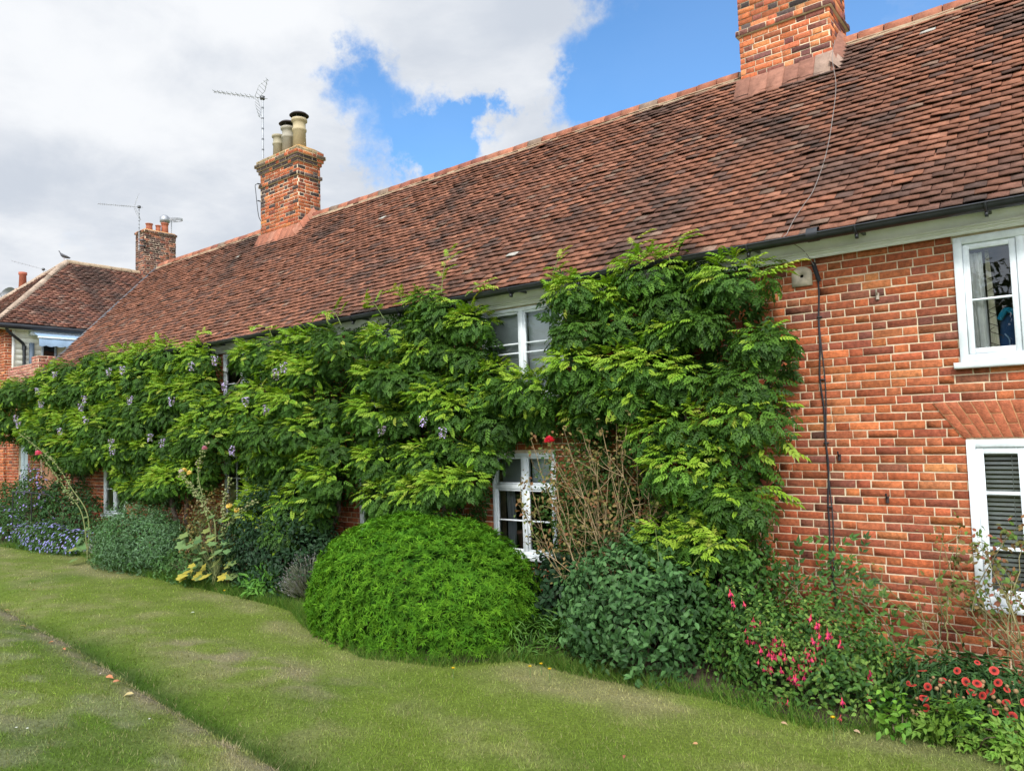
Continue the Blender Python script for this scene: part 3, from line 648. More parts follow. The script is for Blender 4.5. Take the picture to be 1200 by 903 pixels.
pot(ch1, -14.32, 2.49, zp, .60, .125, (.36, .32, .22)); pot(ch1, -13.94, 2.49, zp, .68, .145, (.36, .33, .26), True); pot(ch1, -13.53, 2.49, zp, .76, .15, (.46, .38, .23), True)
BRL = [(.62, .21, .085), (.56, .17, .07), (.50, .14, .06), (.24, .085, .06), (.20, .07, .055), (.66, .26, .11), (.44, .13, .06)]
ch3 = chimney(cot, -3.44, -2.29, 2.2, 3.0, [(6.5, 13*c_, 0, (.12, (.16, .065, .055))), (6.5+13*c_, c_, .035, (.5, (.17, .07, .055))), (6.5+14*c_, 16*c_, 0, (.12, soot)), (6.5+30*c_, c_, .035, (.5, soot)), (6.5+31*c_, 2*c_, .07, (.7, soot))], 300, BRL, [4, 4, 4, 2.6, 1.6, 2, 3], label='big near chimney stack whose top runs out of the picture')
for x_ in (-3.15, -2.6): pot(ch3, x_, 2.6, 6.5+33*c_, .6, .14, (.45, .2, .11))
# sloping flashing of tile slips and mortar at the chimney feet
def flashing(ch, x0, x1, yb, seed, cols):
    mb = MB(); r_ = np.random.default_rng(seed); zf = lambda y: EZ+(y-EY)*sd[2]/sd[1]
    x = x0-.07
    while x < x1+.07:
        w_ = .17+.07*r_.random(); b = min(x+w_, x1+.07); c = np.array(cols[r_.choice(len(cols))])*(1+r_.normal(0, .08))
        y0, z0 = yb-.19, zf(yb-.19)+.03+r_.normal(0, .005); y1, z1 = yb-.005, zf(yb)+.20+r_.normal(0, .006)
        mb.add([(x+.004, y0, z0), (b-.004, y0, z0), (b-.004, y1, z1), (x+.004, y1, z1), (x+.004, y0, z0-.05), (b-.004, y0, z0-.05), (b-.004, y1+.01, z1-.3), (x+.004, y1+.01, z1-.3)], [[0, 1, 2, 3], [4, 5, 1, 0], [5, 6, 2, 1], [4, 0, 3, 7]], c)
        x = b
    # right-hand side, running up to the ridge
    for k_ in range(3):
        a, b = yb-.17+.19*k_, yb+.01+.19*k_; c = np.array(cols[r_.choice(len(cols))])
        mb.add([(x1+.14, a, zf(a)+.04), (x1+.14, b, zf(b)+.04), (x1+.005, b, zf(b)+.22), (x1+.005, a, zf(a)+.20), (x1+.14, a, zf(a)-.1), (x1+.14, b, zf(b)-.1)], [[0, 1, 2, 3], [4, 5, 1, 0]], c)
    mb.build('flashing', M_tile, ch)
flashing(ch1, -14.60, -13.20, 2.2, 21, [(.40, .15, .09), (.36, .14, .085), (.38, .17, .11)])
flashing(ch3, -3.44, -2.29, 2.2, 22, [(.30, .14, .095), (.33, .19, .14), (.28, .13, .09), (.38, .26, .20)])
# ------------------------------------------------------------ neighbouring house beyond the cottage's far end
nh = thing('house', (-26, 5, 0), 'neighbouring house with hipped tile roof, white boarded upper wall and grey awning', 'house')
NX, NE = -23.3, 5.62
mb = MB()
bricks(mb, (-28.7, -.06, 0), (1, 0, 0), (0, 0, 1), (0, -1, 0), 5.4, 5.6, seed=51); bricks(mb, (NX, -.06, 0), (0, 1, 0), (0, 0, 1), (1, 0, 0), .22, 5.6, seed=52); bricks(mb, (NX, .16, 0), (0, 1, 0), (0, 0, 1), (1, 0, 0), 5.5, 4.2, seed=53)
box(mb, -28.7, NX, -.06, 11, -.3, 5.6, (1, 1, 1), 1); mb.build('wall', [M_brick, M_mortar], nh)
mb = MB()
for i in range(9):
    z_ = 4.2+i*.155
    mb.add([(NX+.018, .17, z_), (NX+.018, 9, z_), (NX+.006, 9, z_+.152), (NX+.006, .17, z_+.152), (NX+.001, .17, z_), (NX+.001, 9, z_)], [[0, 1, 2, 3], [4, 5, 1, 0]], (1.08, 1.08, 1.0))
mb.build('weatherboard', M_frieze, nh)
mb = MB(); box(mb, NX, NX+.05, .10, .17, 4.2, 5.58); box(mb, NX-.0, NX+.22, -.28, 9, 5.50, 5.56); mb.build('corner_board', M_frieze, nh)
A_ = math.sqrt(.5)
mb = MB(); EXn = NX+.25; run = EXn+26.0; Ls = run*1.35; rise = 8.2-NE; Ls = math.hypot(run, rise); s1 = np.array((-run/Ls, 0, rise/Ls)); n1 = np.array((rise/Ls, 0, run/Ls))
nund = lambda u, s: .04*(fbm(u*.8, s*.8, 71)-.5)
ndark = lambda u, s: np.clip((fbm(u*1.3+3, s*1.2, 72)-.5)*4, 0, .7)
NTL = [(.29, .13, .09), (.26, .115, .08), (.33, .16, .11), (.22, .105, .08), (.34, .21, .16), (.17, .10, .08)]
tiles(mb, (EXn, -.35, NE), (0, 1, 0), s1, n1, 10, Ls, inside=lambda u, s: u > s/Ls*2.87, und=nund, dark=ndark, seed=31, cols=NTL, wts=[4, 4, 3, 3, 1.6, 2], lift=.014)
Lh = math.hypot(2.87, rise); s2 = np.array((0, 2.87/Lh, rise/Lh)); n2 = np.array((0, -rise/Lh, 2.87/Lh))
tiles(mb, (-28.95, -.35, NE), (1, 0, 0), s2, n2, 2*run, Lh, inside=lambda u, s: (u > s/Lh*run) & (u < 2*run-s/Lh*run), und=nund, dark=ndark, seed=32, cols=NTL, wts=[4, 4, 3, 3, 1.6, 2])
q = [(EXn, -.35, NE-.01), (EXn, 10, NE-.01), (-26, 10, 8.19), (-26, 2.52, 8.19), (-28.95, -.35, NE-.01), (-28.95, 10, NE-.01)]
mb.add(q, [[0, 1, 2, 3], [4, 3, 2, 5]], (.15, .07, .05)); mb.add(q, [[4, 0, 3]], (.15, .07, .05)); mb.build('roof', M_tile, nh)
mb = MB()
def ridge(mb, a, b, rad, col, seed):
    a, b = np.array(a, float), np.array(b, float); n_ = int(np.linalg.norm(b-a)/.33); r_ = np.random.default_rng(seed)
    for i in range(n_):
        p, q_ = a+(b-a)*(i+.02)/n_, a+(b-a)*(i+.98)/n_; j = np.array((0, 0, r_.normal(0, .006))); tube(mb, [p+j, q_+j], rad*(1+r_.normal(0, .03)), 10, np.array(col)*(1+r_.normal(0, .15)))
ridge(mb, (-26, 2.5, 8.20), (-26, 10, 8.20), .10, (.40, .30, .20), 1); ridge(mb, (EXn-.05, -.33, NE+.02), (-26, 2.5, 8.20), .10, (.36, .27, .20), 2); ridge(mb, (-28.9, -.33, NE+.02), (-26, 2.5, 8.20), .10, (.36, .27, .20), 3)
mb.build('ridge_tiles', M_tile, nh)
mb = MB(); tube(mb, [(EXn+.05, -.42, NE-.06), (EXn+.05, 9, NE-.06)], .075, 10); tube(mb, [(EXn+.05, -.40, NE-.06), (-28.95, -.40, NE-.06)], .075, 10); mb.build('gutter', M_black, nh)
mb = MB(); tube(mb, curve([(EXn+.03, -.12, NE-.1), (EXn, -.05, NE-.22), (NX+.12, .25, NE-.42), (NX+.08, .36, NE-.52), (NX+.08, .38, NE-.7), (NX+.08, .38, 4.3)], 5), .04, 8); lathe(mb, [(.055, -.06), (.055, .06)], (NX+.08, .38, NE-.62), 10); mb.build('downpipe', M_black, nh)
mb = MB(); box(mb, NX+.02, NX+.06, .52, .64, 4.3, 5.16, (.20, .26, .34)); mb.build('shutter', M_plain, nh)
mb = MB(); box(mb, NX+.01, NX+.05, .83, .88, 4.2, 5.26, (.34, .38, .42)); box(mb, NX+.01, NX+.05, 1.16, 1.22, 4.2, 5.26, (.34, .38, .42)); box(mb, NX+.01, NX+.05, .88, 1.16, 5.20, 5.26, (.34, .38, .42)); box(mb, NX+.01, NX+.05, .88, 1.16, 4.48, 4.53, (.34, .38, .42)); wn = mb.build('window', M_plain, nh)
mb = MB(); mb.add([(NX+.024, .88, 4.53), (NX+.024, 1.16, 4.53), (NX+.024, 1.16, 5.2), (NX+.024, .88, 5.2)], [[0, 1, 2, 3]], (.012, .014, .016)); mb.build('glass_pane', mat('dark glass', rough=.05, spec=.9, var=0), wn)
aw = thing('awning', (NX, 1.6, 5.4), 'pale blue grey cloth awning with scalloped edge under the gutter of the boarded house', 'awning')
mb = MB(); box(mb, NX+.03, NX+.24, .50, 3.2, 5.36, 5.48, (.80, .84, .88)); box(mb, NX+.62, NX+.68, .52, 3.18, 5.24, 5.285, (.80, .84, .88)); mb.build('cassette', M_white, aw)
mb = MB(); yy = np.linspace(.54, 3.16, 105); 
a0 = np.stack([np.full(105, NX+.22), yy, np.full(105, 5.44)], 1); a1 = np.stack([np.full(105, NX+.66), yy, np.full(105, 5.285)], 1); a2 = np.stack([NX+.675+.012*np.sin(yy*14), yy, 5.04-.03*np.abs(np.sin(yy*math.pi/.24))], 1)
co = np.concatenate([a0, a1, a2]); i = np.arange(2)[:, None]*105+np.arange(104)[None]; mb.add(co, np.stack([i, i+105, i+106, i+1], -1).reshape(-1, 4), (.30, .42, .56)); mb.build('cloth', M_cloth, aw)
# its chimney
ch2 = chimney(nh, -26.25, -25.6, 4.83, 5.95, [(7.4, 29*c_, 0, (.3, (.10, .06, .05))), (7.4+29*c_, c_, .03, (.4, soot))], 500, [(.22, .085, .055), (.30, .11, .065), (.15, .07, .055), (.36, .14, .08), (.12, .06, .05)], [4, 3, 4, 1.5, 2], 'dark brown brick chimney stack with three short red pots')
mb = MB(); flaunch(mb, -26.27, -25.58, 4.81, 5.97, 7.4+30*c_+.001, .05, .05, (.7, .45, .28)); mb.build('flaunching', M_mortar, ch2)
zp = 7.4+30*c_+.02
for y_, r_, h_ in ((5.14, .115, .30), (5.46, .09, .30), (5.70, .125, .42)): pot(ch2, -25.9, y_, zp, h_, r_, (.44, .15, .085), False, False)
mb = MB(); lathe(mb, [(.10, 0), (.17, .05), (.17, .22), (.08, .30), (0, .31)], (-25.9, 5.70, zp+.42), 14, (.9, .9, .92)); mb.build('chimney_cowl', M_metal, ch2, True)
mb = MB(); tube(mb, [(-25.85, 5.92, zp-.3), (-25.85, 5.92, zp+.62)], .018, 6)
a = np.linspace(0, 2*np.pi, 18)
for k_ in range(3): tube(mb, [(-25.85+.26*math.cos(t)*(.9-.1*k_), 6.02+.30*math.sin(t), zp+.58+.05*math.sin(t)+.035*k_) for t in a], .009, 4)
for t in a[::3]: tube(mb, [(-25.85, 6.02, zp+.56), (-25.85+.24*math.cos(t), 6.02+.30*math.sin(t), zp+.62)], .006, 4)
tag(mb.build('halo_aerial', M_metal), 'small round wire radio aerial beside the cowled red pot', 'aerial')
# another chimney behind the hip
mb = MB(); ring_bricks(mb, -30.3, -29.8, 2.30, 2.95, 6.2, 1.6764, 600); 
oc = thing('house_roof_stack', (-30, 2.6, 0), 'small far chimney with one tall red pot behind the neighbouring hip', 'chimney'); mb.build('stack', [M_brick, M_mortar], oc)
mb = MB(); lathe(mb, [(0, 0), (.13, 0), (.11, .55), (.135, .57), (.135, .66), (.09, .66), (.08, .3)], (-30.05, 2.6, 7.87), 16, (.42, .13, .08)); mb.build('chimney_pot', M_plain, oc)
mb = MB(); box(mb, -33.5, -29.82, 2.0, 6.5, -.3, 6.4, (1, .8, .65)); mb.add([(-33.7, 1.8, 6.38), (-29.6, 1.8, 6.38), (-29.6, 6.7, 6.38), (-33.7, 6.7, 6.38), (-33.7, 4.2, 7.6), (-29.6, 4.2, 7.6)], [[0, 1, 5, 4], [2, 3, 4, 5], [1, 2, 5], ][:2], (.5, .2, .12)); mb.build('outhouse', M_plain, oc)
# satellite dish
ds = thing('satellite_dish', W(9, 352, 1.2)*0+np.array((-30.2, 2.1, 7.55)), 'small satellite dish at the far left of the roofs', 'satellite dish')
P0 = np.array((-30.0, 2.1, 7.62)); d_ = nrm(np.array((.45, -.9, .35)))
mb = MB(); u_ = nrm(np.cross(d_, (0, 0, 1))); v_ = np.cross(u_, d_)
prof = [(r_, -.16*(1-(r_/.34)**2)) for r_ in np.linspace(.001, .34, 6)]; lathe(mb, prof, P0, 18, (.5, .5, .5), tilt=np.stack([u_, v_, d_], 1)); mb.build('reflector', M_metal, ds, True)
mb = MB(); tube(mb, [P0-d_*.14, P0-d_*.25, P0+np.array((0, 0, -.6))-d_*.25], .022, 6); tube(mb, [P0-v_*.3, P0+d_*.36], .01, 5); box(mb, *(v for c__ in (P0+d_*.38) for v in (c__-.035, c__+.035)), (.4, .4, .4)); mb.build('arm', M_metal, ds)
# ------------------------------------------------------------ brick link wall with the pale door
lw = thing('brick_wall', (-22, 0, 0), 'faded pinkish brick wall with pale door between the cottage end and the boarded house', 'wall')
PK = [(.46, .20, .14), (.40, .17, .12), (.34, .13, .09), (.50, .26, .19), (.28, .12, .09)]
mb = MB(); dh = [(-22.42+23.28, -21.78+23.28, .3, 2.42)]
bricks(mb, (-23.28, .012, 0), (1, 0, 0), (0, 0, 1), (0, -1, 0), 2.32, 3.35, dh, seed=61)
bricks(mb, (-23.28, .012, 44*c_), (1, 0, 0), (0, 0, 1), (0, -1, 0), 2.32, 14*c_, seed=62, cols=PK, wts=[3, 3, 2, 2, 1])
for a, b, c, d in ((-23.28, -22.42, -.2, 4.42), (-21.78, -20.96, -.2, 4.42), (-22.42, -21.78, 2.42, 4.42), (-22.42, -21.78, -.2, .3)): box(mb, a, b, .012, .30, c, d, (1, 1, 1), 1)
ring_bricks(mb, -21.42, -20.96, -.05, .34, 52*c_, 8*c_, 63, cols=PK, wts=[3, 3, 3, 1, 1]); box(mb, -20.96, -20.0, .05, .3, -.2, 4.0, (.8, .5, .4), 1); mb.build('masonry', [M_brick, M_mortar], lw)
mb = MB(); bbox(mb, -22.40, -21.80, .05, .09, .32, 2.36, col=(.78, .84, .84)); 
for z0, z1 in ((.45, 1.15), (1.3, 2.2)):
    for x0, x1 in ((-22.33, -22.13), (-22.07, -21.87)): bbox(mb, x0, x1, .035, .0495, z0, z1, .006, (.70, .77, .78))
dr = mb.build('door', M_white, lw); mb = MB(); tube(mb, [(-22.34, .02, 1.3), (-22.34, .0, 1.42), (-22.34, .02, 1.54)], .012, 6); mb.build('handle', M_black, dr)
rl = thing('handrail', (-20.5, -.8, 0), 'thin black metal handrail by the pale door above the blue flowers', 'handrail')
hp = [W(15, 576, -.9), W(37, 577, -.8), W(56, 579, -.55), W(80, 596, -.35)]
mb = MB(); tube(mb, hp, .014, 6); mb.build('rail', M_black, rl)
for p in (hp[0], hp[1]+np.array((0, 0, -.001))): mb = MB(); tube(mb, [p, (p[0], p[1], 0)], .013, 6); mb.build('post', M_black, rl)
# ------------------------------------------------------------ aerials, bird, cables, wall fittings
def aerial(loc_base, loc_top, tip, label, refl=.55, n_el=14, rad=.02, el=.13):
    b, t, tp = map(lambda v: np.array(v, float), (loc_base, loc_top, tip)); r = thing('tv_aerial', b, label, 'aerial')
    mb = MB(); tube(mb, [b, t+np.array((0, 0, .06))], rad, 8); 
    for k_ in range(12): q = b+(t-b)*k_/12; tube(mb, [q, q+np.array((0, 0, .03))], rad*1.35, 8, (.35, .35, .36))
    mb.build('mast', M_metal, r)
    dd = nrm(tp-t); sde = nrm(np.cross(dd, (0, 0, 1))); up = np.cross(sde, dd)
    mb = MB(); tube(mb, [t-dd*.12, tp], rad*.55, 6); 
    for k_ in range(n_el):
        q = t+(tp-t)*(.22+.78*k_/(n_el-1)); tube(mb, [q-sde*el*(1-.3*k_/n_el), q+sde*el*(1-.3*k_/n_el)], rad*.28, 5); tube(mb, [q-up*.035, q+up*.035], rad*.5, 5)
    box(mb, *(v for c__ in t for v in (c__-.04, c__+.04)), (.3, .3, .3)); mb.build('boom', M_metal, r)
    mb = MB(); o = t+(tp-t)*.14
    for s_ in (1, -1):
        a_ = o-dd*.02; c1 = a_+(up*s_*.9-dd*.35)*refl
        for k_ in range(7):
            f_ = k_/6; w_ = .30*refl*(1-.45*abs(2*f_-1)); tube(mb, [a_+(c1-a_)*f_-sde*w_, a_+(c1-a_)*f_+sde*w_], rad*.25, 4)
        tube(mb, [a_-sde*.12*refl, a_+(c1-a_)*.5-sde*.30*refl, c1], rad*.3, 4); tube(mb, [a_+sde*.12*refl, a_+(c1-a_)*.5+sde*.30*refl, c1], rad*.3, 4)
    mb.build('reflector', M_metal, r)
    return r
a1 = aerial((-14.72, 2.35, 7.2), (-14.72, 2.35, 10.18), (-15.75, 1.75, 10.45), 'tall lattice-tipped television aerial strapped to the chimney with buff pots', .5, 9)
mb = MB()
for z_ in (7.75, 8.15): box(mb, -14.76, -14.60, 2.32, 2.38, z_-.02, z_+.02, (.2, .2, .2)); tube(mb, [(-14.80, 2.25, z_), (-14.80, 2.45, z_)], .015, 5, (.3, .3, .3))
tube(mb, curve([(-14.72, 2.33, 8.15), (-14.64, 2.1, 8.05), (-14.64, 2.1, 7.9), (-14.7, 2.2, 7.4), (-14.74, 2.3, 7.25)], 6), .008, 5, (.2, .2, .2)); mb.build('bracket', M_metal, a1)
a2 = aerial((-25.55, 4.62, 8.9), (-25.55, 4.62, 10.42), (-25.9, 3.42, 10.34), 'smaller television aerial fixed to the dark brown chimney beyond', .5, 16, .016, .08)
mb = MB(); box(mb, -25.6, -25.5, 4.64, 4.83, 9.05, 9.09, (.3, .3, .3)); box(mb, -25.6, -25.5, 4.64, 4.83, 9.25, 9.29, (.3, .3, .3)); mb.build('bracket', M_metal, a2)
a3 = aerial((-31, 3.6, 7.2), (-31, 3.6, 8.95), (-31.2, 2.6, 9.15), 'faint thin aerial half hidden behind the neighbouring hip', .01, 8, .010, .05)
# pigeon on the hip apex
def pigeon(P):
    mb = MB(); P = np.array(P, float); ctr = [(-.17, .06, .012), (-.10, .075, .028), (-.04, .10, .05), (.03, .125, .062), (.08, .155, .052), (.105, .195, .034), (.115, .225, .030), (.125, .25, .026), (.14, .258, .012), (.165, .252, .003)]
    co = []; n = 12; a = np.arange(n)*2*np.pi/n; dy = nrm(np.array((0.2, 1, 0)))  # body axis along Y
    sx = np.cross(dy, (0, 0, 1))
    for d, z, r in ctr: co.append(P+d*dy*-1+np.array((0, 0, z))+r*(np.cos(a)[:, None]*sx+np.sin(a)[:, None]*np.array((0, 0, 1.))))
    f = [[i*n+j, i*n+(j+1) % n, (i+1)*n+(j+1) % n, (i+1)*n+j] for i in range(len(ctr)-1) for j in range(n)]
    mb.add(np.concatenate(co), f, (.12, .12, .14)); tube(mb, [P+np.array((.02, 0, 0)), P+np.array((.015, 0, .07))], .006, 5, (.35, .12, .1)); tube(mb, [P+np.array((-.02, 0.02, 0)), P+np.array((-.015, .01, .07))], .006, 5, (.35, .12, .1))
    for s_ in (-1, 1): tube(mb, [P+sx*s_*.05-dy*.05+np.array((0, 0, .15)), P+sx*s_*.055+dy*.05+np.array((0, 0, .11)), P+sx*s_*.02+dy*.19+np.array((0, 0, .075))], [.03, .03, .005], 6, (.20, .20, .22))
    return mb.build('pigeon', M_plain, None, True)
tag(pigeon((-26, 2.42, 8.29)), 'grey pigeon standing on the apex of the neighbouring roof', 'bird')
pts = curve([(-2.22, 2.10, 6.98), (-2.25, 2.05, 6.74), (-2.13, 1.64, 6.22), (-2.05, 1.07, 5.61), (-2.02, .59, 5.06), (-2.04, .16, 4.60), (-2.10, -.03, 4.40), (-2.15, -.18, 4.24), (-2.17, -.34, 4.08), (-2.18, -.38, 4.03), (-2.10, -.10, 3.95), (-2.02, -.06, 3.80)], 8)
mb = MB(); tube(mb, pts, .0035, 5, (.26, .23, .21)); tag(mb.build('aerial_cable', M_plain), 'thin grey aerial cable hanging down the roof tiles and over the gutter', 'cable')
wc = thing('wall_cable', (-2.01, 0, 3.8), 'black cable with a splice sleeve running straight down the brick wall', 'cable')
mb = MB(); zs = np.linspace(3.70, .5, 60); tube(mb, [(-2.015+.012*math.sin(z_*4)+.006*math.sin(z_*11), -.024-.004*math.sin(z_*7), z_) for z_ in zs], .0085, 6, (.03, .03, .035)); tube(mb, [(-1.998+.012*math.sin(z_*5+1), -.022, z_) for z_ in zs], .006, 5, (.04, .04, .045)); mb.build('cable', M_plain, wc)
mb = MB(); tube(mb, [(-2.03, -.035, 3.83), (-2.03, -.04, 3.82), (-1.99, -.04, 3.66), (-1.985, -.035, 3.64)], [.014, .021, .021, .014], 8, (.025, .025, .03)); tube(mb, [(-2.02, -.03, 3.84), (-2.02, -.05, 3.93)], .005, 5, (.4, .4, .4)); mb.build('splice_sleeve', M_plain, wc)
for z_ in (3.3, 2.7, 2.1, 1.5, 1.0): mb = MB(); box(mb, -2.03, -1.985, -.034, -.012, z_-.006, z_+.006, (.05, .05, .05)); mb.build('clip', M_plain, wc)
# vent plate : a plaque with a domed top and a hole
mb = MB(); x0, x1, z0, z1 = -2.245, -2.055, 3.62, 3.80; nn = 14
a = np.linspace(0, np.pi, nn); out = np.array([(x1, z0)]+[((x0+x1)/2+(x1-x0)/2*math.cos(t), z1-.07+.075*math.sin(t)**.8) for t in a]+[(x0, z0)])
cx0, cz0 = -2.15, 3.715
ang = np.arctan2(out[:, 1]-cz0, out[:, 0]-cx0); inn = np.stack([cx0+.019*np.cos(ang), cz0+.019*np.sin(ang)], 1); k = len(out)
co = [(p[0], -.026, p[1]) for p in out]+[(p[0], -.026, p[1]) for p in inn]+[(p[0], -.008, p[1]) for p in out]+[(p[0], .0, p[1]) for p in inn]
f = [[i, (i+1) % k, k+(i+1) % k, k+i] for i in range(k)]+[[i, 2*k+i, 2*k+(i+1) % k, (i+1) % k] for i in range(k)]+[[k+i, k+(i+1) % k, 3*k+(i+1) % k, 3*k+i] for i in range(k)]
mb.add(co, f, (.92, .95, 1.05)); mb.add([(cx0+.019*math.cos(t), -.010, cz0+.019*math.sin(t)) for t in np.linspace(0, 2*np.pi, 9)[:-1]], [list(range(8))], (.01, .01, .01))
tag(mb.build('vent_plate', M_mortar), 'pale stone vent plate with one dark hole in the brick wall under the frieze', 'vent')
def hook(P, lab, c_k=(.4, .34, .28)):
    P = np.array(P, float); mb = MB(); tube(mb, [P+(0, .02, 0), P+(0, -.03, 0), P+(.0, -.055, .01), P+(0, -.06, .04)], .008, 6, c_k); tube(mb, [P+(0, -.012, .01), P+(0, -.016, -.05)], .016, 6, c_k); tag(mb.build('wall_hook', M_plain), lab, 'hook', 'fixings in the brick wall')
hook((-1.49, 0, 3.45), 'small rusty hook high on the brick wall left of the upper window'); hook((-1.90, 0, 1.98), 'dark iron hook on the wall just right of the black cable', (.04, .03, .03)); hook((-1.51, 0, 1.60), 'dark iron stub in the wall left of the lower window', (.04, .03, .03))
# ------------------------------------------------------------ wisteria
GREEN = [(.034, .092, .012), (.056, .135, .015), (.088, .19, .020), (.044, .112, .015)]
YOUNG_LIT = [(.22, .36, .028), (.28, .41, .036), (.34, .38, .06), (.17, .33, .024)]  # young leaf tones, also serving as painted highlight on clump tops
TP = T_pinnate(4, .40, .20, .14, 50); TPY = T_pinnate(4, .42, .19, .12, 44); TP4 = T_pinnate(4, .40, .20, .25)
def inpoly(x, y, P):
    P = np.asarray(P); c = np.zeros(len(x), bool); j = len(P)-1
    for i in range(len(P)):
        k = ((P[i, 1] > y) != (P[j, 1] > y)) & (x < (P[j, 0]-P[i, 0])*(y-P[i, 1])/(P[j, 1]-P[i, 1]+1e-12)+P[i, 0]); c ^= k; j = i
    return c
def toplane(P, Y=-.5):
    # where the sight line through P crosses the plane Y : used to keep windows uncovered
    P = np.asarray(P); d = P-CAM; t = (Y-CAM[1])/d[:, 1]; q = CAM+d*t[:, None]; return q[:, 0], q[:, 2]
def edgedist(x, y, P):
    P = np.asarray(P); d = np.full(len(x), 9.)
    for i in range(len(P)):
        a = P[i]; b = P[(i+1) % len(P)]; ab = b-a; t = np.clip(((x-a[0])*ab[0]+(y-a[1])*ab[1])/(ab@ab), 0, 1); d = np.minimum(d, np.hypot(x-a[0]-t*ab[0], y-a[1]-t*ab[1]))
    return d
def wisteria(root, poly, seed, dens=10.5, per=30, young=.26, ymin=-.85, gaps=(), thin=()):  # young: share of bright top leaves, young growth plus painted highlight
    global rng
    rng = np.random.default_rng(seed); P = np.array(poly); x0, z0 = P.min(0)-.2; x1, z1 = P.max(0)+.2
    n = int((x1-x0)*(z1-z0)*dens*1.25); cx_, cz_ = rng.uniform(x0, x1, n), rng.uniform(z0, z1, n)
    bulge = fbm(cx_*1.1, cz_*1.3, seed, 3); cy_ = -.22-(.75)*np.clip(bulge*1.5-.25, 0, 1)*rng.uniform(.6, 1, n); cy_ = np.maximum(cy_, ymin)
    q = np.stack([cx_, cy_, cz_], 1); tx, tz = toplane(q); ok = inpoly(tx, tz, P) & (edgedist(tx, tz, P) > .17)
    q = q[ok]; tx, tz = tx[ok], tz[ok]
    keep = np.ones(len(q), bool)
    for g in gaps: keep &= ~(((tx-g[0])/g[2])**2+((tz-g[1])/g[3])**2 < 1)
    q = q[keep]
    # thin out clumps that sit too close together
    sel = []
    for i in range(len(q)):
        if all(np.sum((q[i]-q[j])**2*np.array((1, .6, 1.3))) > .105 for j in sel[-220:]): sel.append(i)
    q = q[sel]; q[:, 1] += rng.uniform(-.10, .12, len(q)); n = len(q); mb = MB()
    vig = rng.random(n); ci = np.repeat(np.arange(n), per); N = len(ci)
    az = rng.normal(0, R(58), N); el = np.arcsin(np.clip(rng.uniform(-.62, 1.0, N), -1, 1))
    d = np.stack([np.sin(az)*np.cos(el), -np.cos(az)*np.cos(el), np.sin(el)], 1)
    rad = rng.uniform(.75, 1.25, n)[ci]*rng.uniform(.72, 1.06, N)
    pos = q[ci]+d*rad[:, None]*np.array((.34, .27, .23))
    dn = np.array((0, 0, -1.))-d*(-d[:, 2])[:, None]; tang = nrm(np.stack([d[:, 1], -d[:, 0], 0*az], 1))*rng.normal(0, .9, (N, 1))
    ax = nrm(dn)*.55+tang+d*.45+rng.normal(0, .2, (N, 3)); nr_ = d*1.1+np.array((0, -.1, .45))+rng.normal(0, .22, (N, 3))
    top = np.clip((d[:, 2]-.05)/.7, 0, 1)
    yng_lit = (rng.random(N) < young*2.6*top*np.clip(vig[ci]*1.9-.35, 0, 1.3)+.02)  # bright leaves gather on clump tops: young growth plus painted highlight
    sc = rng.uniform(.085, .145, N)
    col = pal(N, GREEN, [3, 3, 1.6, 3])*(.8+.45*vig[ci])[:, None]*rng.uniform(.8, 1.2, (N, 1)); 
    toplit = top*np.clip(vig[ci]+.1, 0, 1); col = lerp(col, np.array((.16, .30, .026)), (toplit*.5)[:, None])  # painted light: leaf colour lightened towards each clump's top
    scatter(mb, TP, pos[~yng_lit], ax[~yng_lit], nr_[~yng_lit], sc[~yng_lit], col[~yng_lit], cj=.25)
    ny = yng_lit.sum(); scatter(mb, TPY, pos[yng_lit]+d[yng_lit]*.03, ax[yng_lit]+d[yng_lit]*.5, nr_[yng_lit], sc[yng_lit]*1.05, pal(ny, YOUNG_LIT, [4, 3, .9, 4]), cj=.2)
    # inner leaves close to the wall, coloured darkest to paint shade into the gaps
    m_ = int((x1-x0)*(z1-z0)*150); bx, bz = rng.uniform(x0, x1, m_), rng.uniform(z0, z1, m_); B = np.stack([bx, -rng.uniform(.04, .30, m_), bz], 1)
    tx, tz = toplane(B); ok = inpoly(tx, tz, P) & (edgedist(tx, tz, P) > .03)
    for g in list(thin): ok &= ~((((tx-g[0])/g[2])**2+((tz-g[1])/g[3])**2 < 1) & (rng.random(m_) < (1 if len(g) < 5 else g[4])))
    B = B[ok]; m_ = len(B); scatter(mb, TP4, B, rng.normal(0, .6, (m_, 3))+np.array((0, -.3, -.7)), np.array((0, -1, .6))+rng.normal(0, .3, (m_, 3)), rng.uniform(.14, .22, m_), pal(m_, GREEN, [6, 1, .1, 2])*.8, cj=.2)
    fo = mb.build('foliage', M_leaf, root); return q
def stems(root, paths, r0=.03):
    mb = MB(); 
    for p in paths:
        c = curve(p, 8); c = c+np.stack([.02*np.sin(np.arange(len(c))*.9), .01*np.cos(np.arange(len(c))*.7), 0*np.arange(len(c))], 1); tube(mb, c, np.linspace(r0, r0*.35, len(c)), 7, (.17, .13, .10))
    mb.build('trunk', M_wood, root)
def raceme(root, P, n=26, ln=.13, seed=0):
    r_ = np.random.default_rng(seed); mb = MB(); T = T_ovate(.8, .3); t = r_.random(n); a = r_.random(n)*6.28; rad = .035*(1-t*.7)
    pos = np.stack([P[0]+rad*np.cos(a), P[1]+rad*np.sin(a), P[2]-t*ln], 1); ax = np.stack([np.cos(a), np.sin(a), -.3+0*a], 1)
    scatter(mb, T, pos, ax, np.tile((0, 0, 1.), (n, 1)), .034, np.array((.56, .46, .80))*r_.uniform(.75, 1.3, (n, 1))); tube(mb, [P, P+np.array((0, 0, -ln))], .003, 4, (.2, .3, .1)); mb.build('flower_cluster', M_petal, root)
